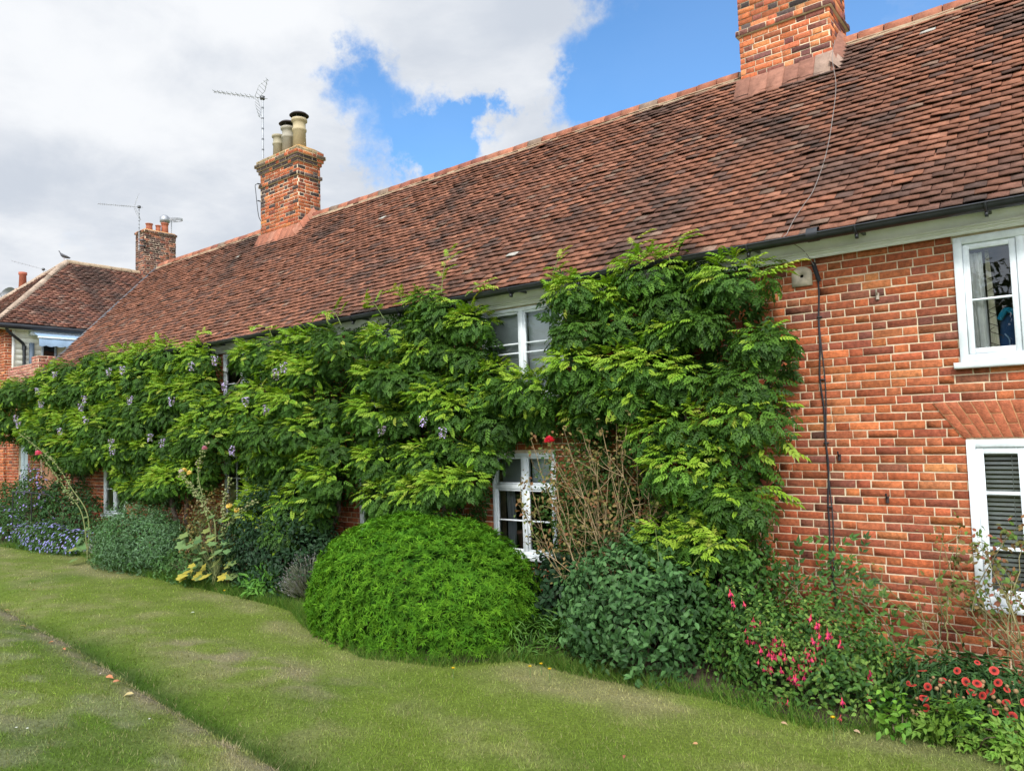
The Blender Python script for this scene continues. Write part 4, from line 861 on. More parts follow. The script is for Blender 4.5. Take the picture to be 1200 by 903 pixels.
polyA = [(-4.95, 3.99), (-4.67, 4.05), (-4.28, 3.96), (-3.9, 4.0), (-3.54, 4.02), (-3.16, 4.02), (-2.72, 3.94), (-2.27, 3.80), (-2.2, 3.56), (-2.26, 3.41), (-2.15, 3.16), (-2.11, 2.88), (-2.19, 2.65), (-2.15, 2.38), (-2.39, 2.27), (-2.44, 1.95), (-2.3, 1.76), (-2.51, 1.47), (-2.56, 1.15), (-2.78, .94), (-3.31, .91), (-3.92, .97), (-4.33, 1.34), (-4.35, 2.2), (-4.69, 2.23), (-4.79, 2.62), (-4.75, 3.01), (-4.88, 3.31), (-4.81, 3.65)]
polyB = [(-8.04, 3.8), (-7.59, 4.03), (-7.08, 4.12), (-6.46, 4.18), (-6.1, 3.99), (-5.75, 3.86), (-5.62, 3.66), (-5.64, 3.38), (-5.44, 3.04), (-4.89, 2.97), (-4.72, 2.91), (-4.8, 2.28), (-5.42, 2.17), (-5.65, 2.0), (-5.81, 1.64), (-5.92, 1.22), (-7.84, 1.13), (-7.97, 1.53), (-8.4, 1.94), (-8.46, 2.43), (-8.15, 2.9), (-8.24, 3.27), (-7.78, 3.45), (-7.99, 3.68)]
polyC = [(-22.21, 3.86), (-18.94, 4.1), (-17.1, 4.14), (-15.88, 4.18), (-14.08, 4.13), (-12.52, 4.02), (-11.79, 3.84), (-11.64, 2.95), (-11.17, 3.07), (-11.16, 3.76), (-10.66, 3.91), (-9.74, 3.95), (-8.9, 3.92), (-8.04, 3.86), (-7.78, 3.36), (-8.06, 2.9), (-8.39, 2.43), (-8.36, 1.94), (-8.01, 1.53), (-8.57, 1.39), (-8.96, 1.13), (-9.48, .6), (-10.72, .44), (-10.83, 1.11), (-10.74, 1.94), (-11.57, 2.11), (-11.65, 1.65), (-13.28, 1.16), (-15.3, 1.17), (-15.49, 1.76), (-16.26, 1.93), (-17.07, 1.57), (-18.89, 1.83), (-19.9, 2.23), (-20.44, 2.51), (-22.16, 2.36)]
wa = thing('wisteria', (-3.3, -.2, 0), 'rightmost mass of wisteria beside the bare brick wall and the upper right window', 'wisteria', 'wisteria on the cottage front')
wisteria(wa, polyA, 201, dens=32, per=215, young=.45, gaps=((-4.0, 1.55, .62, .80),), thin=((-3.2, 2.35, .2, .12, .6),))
stems(wa, [[(-3.2, -.18, 0), (-3.28, -.14, .8), (-3.15, -.12, 1.6), (-3.4, -.14, 2.5), (-3.2, -.15, 3.5)], [(-3.2, -.16, 0), (-3.6, -.12, 1.2), (-4.1, -.12, 2.2), (-4.4, -.15, 3.4)], [(-3.28, -.14, 1.2), (-2.9, -.12, 2.0), (-2.6, -.13, 3.0)]], .035)
wb = thing('wisteria', (-7, -.2, 0), 'middle mass of wisteria between the two white windows, arching over the lower one', 'wisteria', 'wisteria on the cottage front')
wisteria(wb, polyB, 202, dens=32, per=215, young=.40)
stems(wb, [[(-7, -.18, 0), (-6.9, -.14, 1.2), (-7.1, -.14, 2.4), (-6.8, -.14, 3.8)], [(-7, -.16, .2), (-6.5, -.12, 1.8), (-5.8, -.13, 2.5), (-4.9, -.14, 2.7)], [(-7, -.16, .2), (-7.6, -.12, 2), (-7.8, -.12, 3.3)]], .04)
wc_ = thing('wisteria', (-13, -.2, 0), 'long wisteria with lilac blooms covering the far left part of the cottage wall', 'wisteria', 'wisteria on the cottage front')
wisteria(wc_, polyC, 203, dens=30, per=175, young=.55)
stems(wc_, [[(-9.9, -.18, 0), (-9.5, -.3, .5), (-9.0, -.22, 1.2), (-9.3, -.2, 2.4), (-10, -.2, 3.4)], [(-13.5, -.18, 0), (-13.3, -.2, 1.5), (-12.6, -.2, 2.6), (-11.5, -.2, 3.4)], [(-13.5, -.18, 0), (-14.5, -.2, 2), (-16.5, -.2, 3), (-19, -.2, 3.4)]], .05)
for i, p in enumerate([(-19.46, -.9, 2.95), (-19.31, -.9, 2.81), (-17.56, -.8, 3.83), (-15.75, -.9, 2.79), (-15.95, -.85, 3.23), (-16.11, -.85, 3.06), (-14.43, -.8, 3.69), (-15.0, -.8, 3.7), (-14.64, -.9, 2.34), (-14.6, -.9, 2.18), (-13.15, -.9, 2.41), (-12.73, -.9, 2.31), (-12.01, -.75, 3.58), (-11.2, -.8, 3.61), (-10.55, -.9, 2.16), (-10.83, -.85, 3.18), (-18.48, -.8, 3.53), (-9.45, -.85, 3.26), (-9.26, -.85, 3.34), (-9.63, -.9, 2.75), (-10.17, -.9, 2.89), (-13.9, -.9, 3.1), (-17.0, -.9, 2.6), (-18.0, -.9, 3.2), (-12.4, -.9, 3.0)]): raceme(wc_, np.array(p)+(.08, -.16, .05), seed=i, ln=.15, n=34)
for i, p in enumerate([(-7.17, -.9, 2.42), (-6.41, -.92, 2.52), (-6.06, -.95, 2.38)]): raceme(wb, np.array(p)+(.06, -.12, 0), seed=40+i)
# long shoots reaching over the gutter
def shoot(root_mb, leafmb, pts, r=.006, n=9, sc=.2, young=True, col=(.2, .26, .08)):
    c = curve(pts, 8); tube(root_mb, c, np.linspace(r, r*.4, len(c)), 5, col); idx = np.linspace(2, len(c)-1, n).astype(int); t = nrm(np.gradient(c, axis=0))
    pos = c[idx]; sdv = np.stack([np.array((1., -.2, 0))*(1 if i % 2 else -1) for i in range(n)]); ax = t[idx]*.5+sdv*.8+rng.normal(0, .25, (n, 3))
    scatter(leafmb, TPY, pos, ax, np.tile((0, -.3, 1.), (n, 1)), rng.uniform(.7, 1.1, n)*sc, pal(n, YOUNG_LIT if young else GREEN))
for root, sh in ((wa, [[(-4.8, -.5, 3.9), (-4.78, -.45, 4.1), (-4.72, -.4, 4.32)], [(-3.85, -.5, 3.9), (-3.82, -.45, 4.12), (-3.75, -.4, 4.3)], [(-3.3, -.5, 3.95), (-3.35, -.4, 4.15), (-3.2, -.4, 4.25)], [(-2.45, -.45, 3.65), (-2.33, -.5, 3.74), (-2.2, -.5, 3.75)], [(-2.5, -.4, 2.3), (-2.3, -.5, 2.2), (-2.2, -.5, 2.05)], [(-2.6, -.4, 1.7), (-2.42, -.5, 1.7), (-2.3, -.5, 1.6)]]),
                 (wb, [[(-6.5, -.5, 4.1), (-6.55, -.4, 4.4), (-6.5, -.35, 4.65)], [(-7.6, -.5, 3.9), (-7.9, -.4, 4.15), (-8.1, -.4, 4.2)], [(-7.2, -.5, 4.0), (-7.4, -.4, 4.25), (-7.6, -.4, 4.3)], [(-6.1, -.5, 4.0), (-5.9, -.4, 4.15), (-5.8, -.4, 4.1)]]),
                 (wc_, [[(-10.2, -.5, 3.9), (-10.5, -.4, 4.1), (-10.9, -.4, 4.15)], [(-8.5, -.5, 3.9), (-8.8, -.4, 4.15), (-9.1, -.4, 4.2)], [(-13.8, -.5, 4.1), (-14.2, -.4, 4.3), (-14.4, -.4, 4.3)], [(-12.9, -.5, 4), (-12.7, -.4, 4.2), (-12.4, -.4, 4.25)]])):
    for p in sh: a = MB(); shoot(a, a, p, n=8, sc=.2); a.build('shoot', M_leaf, root)
# ------------------------------------------------------------ shrubs
def ell(n, c, r, shell=(.78, 1.04), zmin=-.05, lump=.12, seed=0, front=None, sq=2.):
    d = nrm(rng.normal(0, 1, (int(n*2.6), 3))); d = d[d[:, 2] > zmin][:n]; az = np.arctan2(d[:, 1], d[:, 0])
    l_ = 1+lump*2*(fbm(az*1.9+9, d[:, 2]*3.1+5, seed, 3)-.5); k = rng.uniform(shell[0], shell[1], len(d))*l_
    e = d/(np.abs(d)**sq).sum(1)[:, None]**(1/sq); p = np.array(c)+e*np.array(r)*k[:, None]; nn = nrm(np.sign(e)*np.abs(e)**(sq-1)/np.array(r)); return p, nn, k
def twigs(c, r, n, col=(.16, .12, .08), rad=.008, parent=None, name='branches'):
    mb = MB()
    for i in range(n):
        d = nrm(rng.normal(0, 1, 3)); d[2] = abs(d[2])*.9+.15; e = np.array(c)+d*np.array(r)*rng.uniform(.6, .92); b = np.array((c[0]+rng.normal(0, .12)*r[0], c[1]+rng.normal(0, .12)*r[1], 0.)); m_ = (b+e)/2+np.array((rng.normal(0, .06), rng.normal(0, .06), .05))
        tube(mb, curve([b, m_, e], 4), np.linspace(rad, rad*.3, 9), 5, col)
    return mb.build(name, M_wood, parent)
# 1 clipped-looking green mound
rng = np.random.default_rng(11)
mo = thing('shrub', (-5.95, -1.15, 0), 'big bright green rounded mound of fine narrow leaves on the lawn edge', 'shrub')
mc, mr = (-6.37, -1.14, .30), (1.49, .98, 1.0)
twigs(mc, mr, 60, parent=mo)
mb = MB()
for n_, sh, lo, cols in ((6200, (.95, 1.05), 0, [(.095, .25, .014), (.15, .33, .020), (.07, .20, .014)]), (4200, (.84, .95), 1, [(.055, .18, .012), (.075, .22, .014), (.04, .14, .012)]), (2500, (.6, .84), 1, [(.04, .13, .012), (.06, .17, .014)])):  # inner leaf shells coloured darker, shade painted into the mound's gaps
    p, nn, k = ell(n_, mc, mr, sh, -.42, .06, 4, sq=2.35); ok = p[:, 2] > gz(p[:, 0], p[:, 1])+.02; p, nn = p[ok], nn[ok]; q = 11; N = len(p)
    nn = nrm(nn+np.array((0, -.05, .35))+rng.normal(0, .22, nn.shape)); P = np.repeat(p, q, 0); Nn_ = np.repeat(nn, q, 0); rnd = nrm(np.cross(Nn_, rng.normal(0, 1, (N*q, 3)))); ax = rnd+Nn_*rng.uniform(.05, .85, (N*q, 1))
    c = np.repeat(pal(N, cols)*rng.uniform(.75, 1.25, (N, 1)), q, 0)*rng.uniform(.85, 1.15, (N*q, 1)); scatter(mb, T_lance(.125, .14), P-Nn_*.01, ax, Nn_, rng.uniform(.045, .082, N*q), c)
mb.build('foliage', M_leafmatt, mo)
# generic leafy shrub
def shrub(label, cat, c, r, n, T, sc, cols, wts=None, seed=0, group=None, up=.5, lump=.22, name='shrub', m_=None, ntw=24, clump=7, zmin=-.5, spread=.09, bits=None):
    global rng
    rng = np.random.default_rng(seed); root = thing(name, (c[0], c[1], 0), label, cat, group); twigs(c, r, ntw, parent=root)
    mb = MB()
    for frac, sh in ((.62, (.86, 1.06)), (.38, (.45, .86))):
        p, nn, k = ell(int(n*frac/clump), c, r, sh, zmin, lump, seed); ok = (p[:, 2] > .02) & (p[:, 1] < -.02); p, nn = p[ok], nn[ok]; N = len(p)
        P = np.repeat(p, clump, 0); Nn_ = np.repeat(nn, clump, 0); P = P+rng.normal(0, spread*.6, P.shape); P[:, 1] = np.minimum(P[:, 1], -.03); P[:, 2] = np.maximum(P[:, 2], gz(P[:, 0], P[:, 1])+.01)
        rnd = nrm(np.cross(Nn_, rng.normal(0, 1, P.shape))); ax = rnd+Nn_*rng.uniform(.1, .9, (len(P), 1)); nr_ = Nn_*.5+np.array((0, -.25, 1.))*up+rng.normal(0, .3, P.shape)
        cc = np.repeat(pal(N, cols, wts)*rng.uniform(.75, 1.3, (N, 1)), clump, 0)*rng.uniform(.85, 1.15, (len(P), 1)); scatter(mb, T, P, ax, nr_, rng.uniform(*sc, len(P)), cc)
    mb.build('foliage', m_ or M_leaf, root); return root
DK = [(.046, .115, .034), (.064, .150, .044), (.034, .088, .026), (.09, .19, .06)]
shrub('dense dark green shrub with oval leaves right of the bright green mound', 'shrub', (-3.66, -.82, .42), (.70, .70, .76), 8500, T_ovate(.5, .2), (.055, .085), DK, seed=21, lump=.25)
shrub('low darker sprig of oval leaves at the lower left foot of the bare rose', 'shrub', (-4.75, -.42, .32), (.50, .36, .62), 2600, T_ovate(.6), (.06, .09), [(.02, .05, .02), (.03, .075, .03)], seed=22)
sh3 = shrub('mid green leafy shrub against the wall left of the fuchsia', 'shrub', (-2.82, -.50, .55), (.48, .40, .78), 4200, T_ovate(.5, .2), (.045, .075), [(.05, .13, .025), (.08, .18, .03), (.035, .095, .02)], seed=23, lump=.35)
# fuchsia
fu = shrub('fuchsia with hanging pink red blossoms under the brick wall', 'fuchsia', (-2.02, -.85, .22), (.72, .48, .50), 7600, T_ovate(.55, .2), (.035, .058), [(.05, .13, .025), (.08, .18, .03), (.035, .095, .02), (.13, .22, .04)], seed=24, name='fuchsia', lump=.3)
def fuchsia_flower():
    mb = MB(); red = (.80, .10, .14); tube(mb, [(0, 0, 0), (0, 0, -.016)], [.0028, .0045], 6, red)
    for k_ in range(4):
        a = k_*np.pi/2; c, s = math.cos(a), math.sin(a); mb.add([(0, 0, -.014), (c*.012-s*.0055, s*.012+c*.0055, -.026), (c*.020, s*.020, -.040), (c*.012+s*.0055, s*.012-c*.0055, -.026)], [[0, 1, 2, 3]], red)
    lathe(mb, [(.003, -.014), (.0085, -.026), (.0095, -.036), (.006, -.038)], (0, 0, 0), 8, (.62, .04, .22)); tube(mb, [(0, 0, -.036), (0, 0, -.058)], .0012, 4, (.7, .1, .2)); tube(mb, [(0, 0, 0), (.004, 0, .022)], .0012, 4, (.3, .1, .08)); return mb
def dupe(o, parent, loc, rot=0., s=1.):
    c = o.copy(); C.objects.link(c); c.parent = parent; c.matrix_parent_inverse = Matrix.Translation(-Vector(parent.location)); c.location = loc; c.rotation_euler = (0, 0, rot) if not isinstance(rot, tuple) else rot; c.scale = (s, s, s); return c
ff = None; cl = [(-2.56, -1.0, .78, 4), (-2.44, -1.05, .50, 4), (-2.26, -1.2, .50, 5), (-2.18, -1.2, .52, 8), (-2.10, -1.22, .46, 8), (-2.0, -1.25, .40, 7), (-1.95, -1.2, .45, 7), (-2.15, -1.25, .38, 7), (-1.86, -1.15, .60, 6), (-1.75, -1.12, .58, 6), (-2.02, -1.28, .30, 6), (-1.84, -1.22, .38, 5), (-2.26, -1.22, .36, 5), (-1.55, -1.1, .36, 3), (-1.44, -1.1, .34, 3), (-2.35, -1.12, .66, 4), (-2.05, -1.3, .08, 2), (-1.75, -1.3, .12, 2), (-1.9, -1.2, .72, 4)]
rng = np.random.default_rng(5)
for cx1, cy1, cz1, k in cl:
    for _ in range(k):
        p = (cx1+rng.normal(0, .045), cy1+rng.normal(0, .03), cz1+rng.normal(0, .045)); s_ = rng.uniform(1.15, 1.65)
        if ff is None: ff = fuchsia_flower().build('blossom', M_petal, fu); ff.location = p
        else: dupe(ff, fu, p, (rng.normal(0, .12), rng.normal(0, .12), rng.random()*6), s_)
mb = MB()
for cx1, cy1, cz1, k in cl:
    k *= 5; p = np.array((cx1, cy1+.01, cz1+.075))+rng.normal(0, .04, (k, 3)); scatter(mb, T_ovate(.55, .2), p, rng.normal(0, 1, p.shape)+(0, -.5, .1), rng.normal(0, .4, p.shape)+(0, -.5, 1), rng.uniform(.025, .042, k), pal(k, [(.14, .24, .045), (.20, .30, .06), (.09, .17, .03)]))
mb.build('young_leaves', M_leaf, fu)
# gaillardia
ga = shrub('blanket flower clump with round red daisies and brown seed heads at the lower right', 'flowering plant', (-.88, -.84, .10), (.50, .40, .36), 3600, T_lance(.24, .25), (.06, .11), [(.045, .11, .03), (.06, .14, .035), (.035, .08, .03)], seed=25, name='blanket_flower', lump=.3)
def daisy():
    mb = MB(); red = np.array((.50, .042, .034)); n_ = 11
    for k_ in range(n_):
        a = k_*2*np.pi/n_; w_ = .30; co = []
        for r_, ww, z_ in ((.008, .5, .0), (.022, 1.0, .003), (.033, .85, .001)): co += [(r_*math.cos(a-w_*ww), r_*math.sin(a-w_*ww), z_), (r_*math.cos(a+w_*ww), r_*math.sin(a+w_*ww), z_)]
        col = np.array([red*.6, red*.6, red, red, red*1.25+(.04, .03, .02), red*1.25+(.04, .03, .02)]); mb.add(co, [[0, 2, 3, 1], [2, 4, 5, 3]], col)
    lathe(mb, [(.012, 0), (.011, .005), (.006, .009), (0.0005, .0095)], (0, 0, 0), 10, (.07, .02, .02)); lathe(mb, [(.0135, .001), (.0135, .004), (.0115, .0045)], (0, 0, 0), 12, (.35, .07, .03)); tube(mb, [(0, 0, -.002), (0, 0, -.15)], .0018, 4, (.1, .16, .05)); return mb
df = None; cl = [(-1.13, .41), (-1.10, .30), (-1.13, .21), (-1.12, .14), (-.97, .19), (-.91, .27), (-.85, .38), (-.82, .31), (-.78, .38), (-.75, .30), (-.70, .34), (-.68, .20), (-1.04, .05), (-.58, .19), (-.61, .28), (-.60, .37), (-1.23, .30), (-.77, .05), (-.77, .53), (-.67, .49), (-.65, .41), (-1.2, .29), (-.9, .45), (-1.0, .36), (-.5, .3)]
rng = np.random.default_rng(6)
for x_, z_ in cl:
    y_ = -1.27+.32*max(0, z_-.1)+.06*rng.random(); p = CAM+(np.array((x_, -1.05, z_))-CAM)*((y_-CAM[1])/(-1.05-CAM[1])); s_ = rng.uniform(.55, 1.0)
    rot = (R(48)+rng.normal(0, .4), rng.normal(0, .35), R(8)+rng.normal(0, .5))
    if df is None: df = daisy().build('flower', M_petal, ga); df.location = tuple(p); df.rotation_euler = rot
    else: dupe(df, ga, tuple(p), rot, s_)
mb = MB(); lathe(mb, [(0, -.013), (.009, -.010), (.0135, 0), (.009, .010), (0, .013)], (0, 0, 0), 10, (.27, .17, .08)); tube(mb, [(0, 0, -.012), (0, 0, -.14)], .0018, 4, (.12, .14, .05)); sh_ = mb.build('seed_head', M_plain, ga, True); sh_.location = (-1.12, -1.1, .28)
for i in range(46):
    x_, z_ = rng.uniform(-1.22, -.52), rng.uniform(.06, .42); y_ = -1.26+.3*max(0, z_-.1)+.06*rng.random(); p = CAM+(np.array((x_, -1.05, z_))-CAM)*((y_-CAM[1])/(-1.05-CAM[1])); dupe(sh_, ga, tuple(p), (rng.normal(0, .2), rng.normal(0, .2), 0), rng.uniform(.8, 1.3))
shrub('yellow green leafy weeds in front of the blanket flowers', 'plant', (-.72, -1.28, .04), (.42, .16, .16), 330, T_pinnate(3, .42, .18, .2, 48), (.10, .17), [(.13, .26, .03), (.20, .32, .05), (.08, .18, .03)], seed=26, name='weed_clump', ntw=6)
shrub('grassy green weeds between the green mound and the dark shrub', 'plant', (-4.72, -1.0, .05), (.5, .38, .22), 900, T_lance(.12, .3), (.10, .18), [(.07, .18, .03), (.12, .25, .04)], seed=28, name='weed_clump', ntw=4)
shrub('light green sprig at the lawn edge left of the blanket flowers', 'plant', (-1.25, -1.32, .05), (.16, .12, .16), 170, T_ovate(.5, .2), (.05, .08), [(.10, .26, .03), (.16, .32, .04)], seed=27, name='weed_clump', ntw=4)
# shoots climbing the wall above the fuchsia
cs = thing('climbing_plant', (-1.4, -.25, 0), 'arching leafy shoots climbing the brick wall between fuchsia and blanket flowers', 'climbing plant')
rng = np.random.default_rng(31); st, lf = MB(), MB()
for P, n_, s_ in (([W(1062, 790, -.3), W(1040, 740, -.3), W(1010, 705, -.25), W(985, 668, -.2), W(975, 632, -.15)], 14, .13), ([W(1062, 790, -.3), W(1030, 720, -.3), W(975, 690, -.25), W(925, 655, -.2)], 12, .13), ([W(960, 790, -.35), W(940, 700, -.3), W(900, 672, -.25), W(880, 650, -.2)], 12, .12), ([W(960, 760, -.3), W(985, 700, -.25), W(1000, 665, -.2)], 8, .12), ([W(1000, 800, -.4), W(1050, 760, -.35), W(1068, 790, -.35)], 7, .12), ([W(905, 700, -.3), W(950, 680, -.2), W(1000, 690, -.15), W(1030, 715, -.15)], 14, .11), ([W(900, 730, -.4), W(930, 690, -.3), W(970, 660, -.2), W(1010, 650, -.12)], 10, .1)):
    c = curve(P, 8); tube(st, c, np.linspace(.006, .002, len(c)), 5, (.14, .14, .07)); idx = np.linspace(3, len(c)-1, n_).astype(int); t = nrm(np.gradient(c, axis=0)); sd_ = np.cross(t[idx], (0, 1, 0))*np.where(np.arange(n_) % 2, 1, -1)[:, None]
    scatter(lf, T_pinnate(3, .42, .19, .25, 50), c[idx], t[idx]*.5+sd_+rng.normal(0, .25, (n_, 3))+(0, -.2, 0), np.tile((0, -1, .7), (n_, 1)), rng.uniform(.8, 1.2, n_)*s_*1.35, pal(n_, [(.045, .10, .03), (.06, .15, .03), (.10, .20, .04)]))
st.build('stems', M_wood, cs); lf.build('foliage', M_leaf, cs)
# roses
def rose_bush(label, name, base, tips, seed, nleaf=5, cane=(.30, .24, .12), leafcols=((.17, .16, .05), (.22, .10, .05), (.10, .14, .04), (.28, .20, .08)), r0=.0095, side=3, tipleaf=9, ls=(.028, .045)):
    global rng
    rng = np.random.default_rng(seed); root = thing(name, (base[0], base[1], 0), label, 'rose bush'); lf = MB()
    def leaves(p, k, spread):
        pos = p+rng.normal(0, spread, (k, 3)); scatter(lf, T_ovate(.6, .2), pos, rng.normal(0, 1, (k, 3)), rng.normal(0, .5, (k, 3))+(0, -.4, 1), rng.uniform(*ls, k), pal(k, leafcols))
    for i, tp in enumerate(tips):
        mb = MB(); b = np.array(base)+rng.normal(0, .10, 3)*(1.6, .6, 0); b[2] = 0; tp = np.array(tp, float); mid = lerp(b, tp, .5)+np.array((rng.normal(0, .08), rng.normal(0, .06), .10)); lo = lerp(b, tp, .22)+np.array(((b[0]-tp[0])*.10, 0, .10))
        c = curve([b, lo, mid, tp], 6); cl_ = np.array(cane)*rng.uniform(.75, 1.35); c = c+rng.normal(0, .006, c.shape); tube(mb, c, np.linspace(r0, r0*.32, len(c)), 5, cl_)
        for s_ in range(side):
            k = rng.integers(len(c)//2, len(c)-1); d = nrm(c[k]-c[k-1])+rng.normal(0, .55, 3); d[2] = abs(d[2]); e = c[k]+nrm(d)*rng.uniform(.12, .38); tube(mb, curve([c[k], (c[k]+e)/2+rng.normal(0, .02, 3), e], 4), np.linspace(r0*.45, r0*.2, 9), 4, cl_); leaves(e, nleaf, .045)
        mb.build('cane', M_wood, root); leaves(c[-1], tipleaf, .05)
    lf.build('foliage', M_leafmatt, root); return root
tips = [W(x, y, Y) for x, y, Y in [(622, 515, -1.0), (640, 520, -.9), (655, 545, -.9), (668, 530, -.8), (690, 520, -.7), (705, 500, -.7), (722, 495, -.6), (735, 490, -.6), (745, 505, -.6), (760, 530, -.55), (778, 560, -.5), (790, 580, -.5), (620, 560, -1.0), (612, 600, -1.1), (650, 590, -.9), (675, 560, -.8), (700, 540, -.8), (715, 530, -.7), (630, 640, -1.1), (685, 590, -.9), (740, 560, -.6), (760, 600, -.6), (660, 505, -.9), (728, 540, -.8), (694, 562, -.7), (645, 555, -1.), (772, 590, -.7)]]
rb = rose_bush('tall straggly rose with bare brown canes and one deep pink bloom by the lower window', 'rose_bush', (-4.05, -.62, 0), tips, 41, side=7, nleaf=7, ls=(.035, .055), cane=(.30, .22, .12))
def bloom(root, P, r, col, seed=0):
    r_ = np.random.default_rng(seed); mb = MB(); n = 26; a = r_.random(n)*6.28; el = r_.uniform(-.3, 1.3, n); d = np.stack([np.cos(a)*np.cos(el), np.sin(a)*np.cos(el), np.sin(el)], 1); T = T_ovate(.95, -.25)
    scatter(mb, T, P+d*r*.15, d, np.cross(d, r_.normal(0, 1, d.shape))*.3+np.array((0, 0, 1.))-d*.2, r, np.array(col)*r_.uniform(.75, 1.25, (n, 1))); lathe(mb, [(0, -.25*r), (.35*r, -.15*r), (.55*r, .25*r), (.3*r, .55*r), (0, .6*r)], P, 9, col); mb.build('flower', M_petal, root, True)
rng = np.random.default_rng(77); mb = MB(); p, nn, k = ell(5200, (-4.60, -.34, 1.35), (.62, .22, 1.0), (.2, 1.05), -.95, .3, 6); scatter(mb, T_ovate(.6, .2), p, rng.normal(0, 1, p.shape), rng.normal(0, .5, p.shape)+(0, -.5, 1), rng.uniform(.03, .05, len(p)), pal(len(p), [(.04, .10, .022), (.065, .14, .028), (.14, .14, .04), (.20, .10, .05)], [6, 5, 1.3, .7])); mb.build('inner_foliage', M_leafmatt, rb)
bloom(rb, W(644, 517, -1.05), .055, (.72, .035, .08))
rr2 = rose_bush('thorny rose with a few reddish leaves in front of the lower right window', 'rose_bush', (-.55, -.42, 0), [W(x, y, Y) for x, y, Y in [(1150, 640, -.5), (1180, 625, -.45), (1199, 640, -.4), (1165, 660, -.5), (1190, 690, -.4), (1140, 700, -.45), (1120, 660, -.3), (1128, 690, -.35)]], 42, nleaf=9, tipleaf=26, cane=(.19, .17, .08), leafcols=((.10, .17, .04), (.20, .16, .06), (.30, .11, .07), (.13, .22, .05)), r0=.010, side=5, ls=(.035, .06))
rr3 = rose_bush('low rose sprays with sparse leaves against bare brick beside the blanket flowers', 'rose_bush', (-1.0, -.35, 0), [W(x, y, Y) for x, y, Y in [(1075, 690, -.25), (1105, 625, -.2), (1122, 640, -.2), (1085, 730, -.25), (1010, 660, -.2), (1110, 720, -.25)]], 43, nleaf=4, cane=(.20, .19, .08), leafcols=((.11, .19, .04), (.17, .22, .06), (.22, .16, .06)), r0=.009, side=3, tipleaf=7, ls=(.03, .05))
# yellow-leaved sprig of young wisteria leaves low by the dark shrub
ys = thing('seedling', (-3.35, -.9, 0), 'single sprig of bright yellow green leaves between the bare rose and the dark shrub', 'plant'); rng = np.random.default_rng(8)
a, b = MB(), MB(); shoot(a, b, [W(775, 700, -.8), W(772, 660, -.95), W(768, 618, -1.0)], n=7, sc=.17); shoot(a, b, [W(790, 700, -.8), W(820, 650, -.9), W(850, 632, -.95)], n=8, sc=.17); a.build('stem', M_wood, ys); b.build('foliage', M_leaf, ys)
# shrubs and flowers towards the left
shrub('dark evergreen bush under the wisteria left of the green mound', 'shrub', (-9.8, -.70, .48), (1.25, .48, 1.0), 10500, T_ovate(.5), (.05, .08), [(.018, .045, .020), (.028, .066, .026), (.02, .055, .02)], seed=51)
shrub('small fresh green plant at the foot of the dark evergreen bush', 'plant', (-9.75, -.98, .12), (.34, .26, .34), 420, T_lance(.28, .2), (.10, .16), [(.07, .19, .03), (.10, .24, .03)], seed=52, name='weed_clump', ntw=6)
lv = thing('lavender', (-8.75, -1.0, 0), 'grey faded lavender beside the left foot of the green mound', 'lavender'); rng = np.random.default_rng(9); mb = MB(); n = 900
p, nn, k = ell(n, (-8.75, -.95, .12), (.40, .30, .46), (.3, 1.0), -.05, .2, 3); ax = nn+(0, 0, .7)+rng.normal(0, .2, p.shape); scatter(mb, T_lance(.10, .0), p, ax, rng.normal(0, 1, p.shape), .15, pal(len(p), [(.20, .22, .16), (.25, .25, .21), (.15, .18, .11)])); 
scatter(mb, T_ovate(.5), p+nrm(ax)*.14, ax, rng.normal(0, 1, p.shape), .028, pal(len(p), [(.27, .25, .25), (.20, .18, .16), (.28, .27, .31)])); mb.build('foliage', M_leafmatt, lv)
shrub('grey green bushy shrub with small narrow leaves near the far end of the lawn', 'shrub', (-13.9, -.78, .36), (1.30, .58, .66), 21000, T_lance(.28, .15), (.05, .09), [(.11, .20, .10), (.15, .25, .14), (.08, .16, .06), (.06, .15, .035)], seed=53, m_=M_leafmatt, lump=.3)
shrub('lower green mat of leaves in front of the yellow leaved rose', 'plant', (-11.9, -.98, .10), (.9, .28, .34), 2300, T_ovate(.45), (.04, .07), [(.05, .13, .03), (.08, .17, .04), (.10, .18, .06)], seed=54, name='weed_clump')
yr = shrub('rose with yellowing leaves and pale yellow blooms behind the hollyhock', 'rose bush', (-12.0, -.45, .62), (.85, .42, .78), 3600, T_ovate(.6), (.04, .06), [(.15, .15, .04), (.22, .17, .05), (.08, .11, .03), (.06, .10, .03), (.20, .11, .05)], seed=55, name='rose_bush')
for i, (x_, y_) in enumerate(((216, 552), (222, 555), (269, 594), (278, 599))): bloom(yr, W(x_, y_, -1.0), .055, (.85, .68, .24), i)
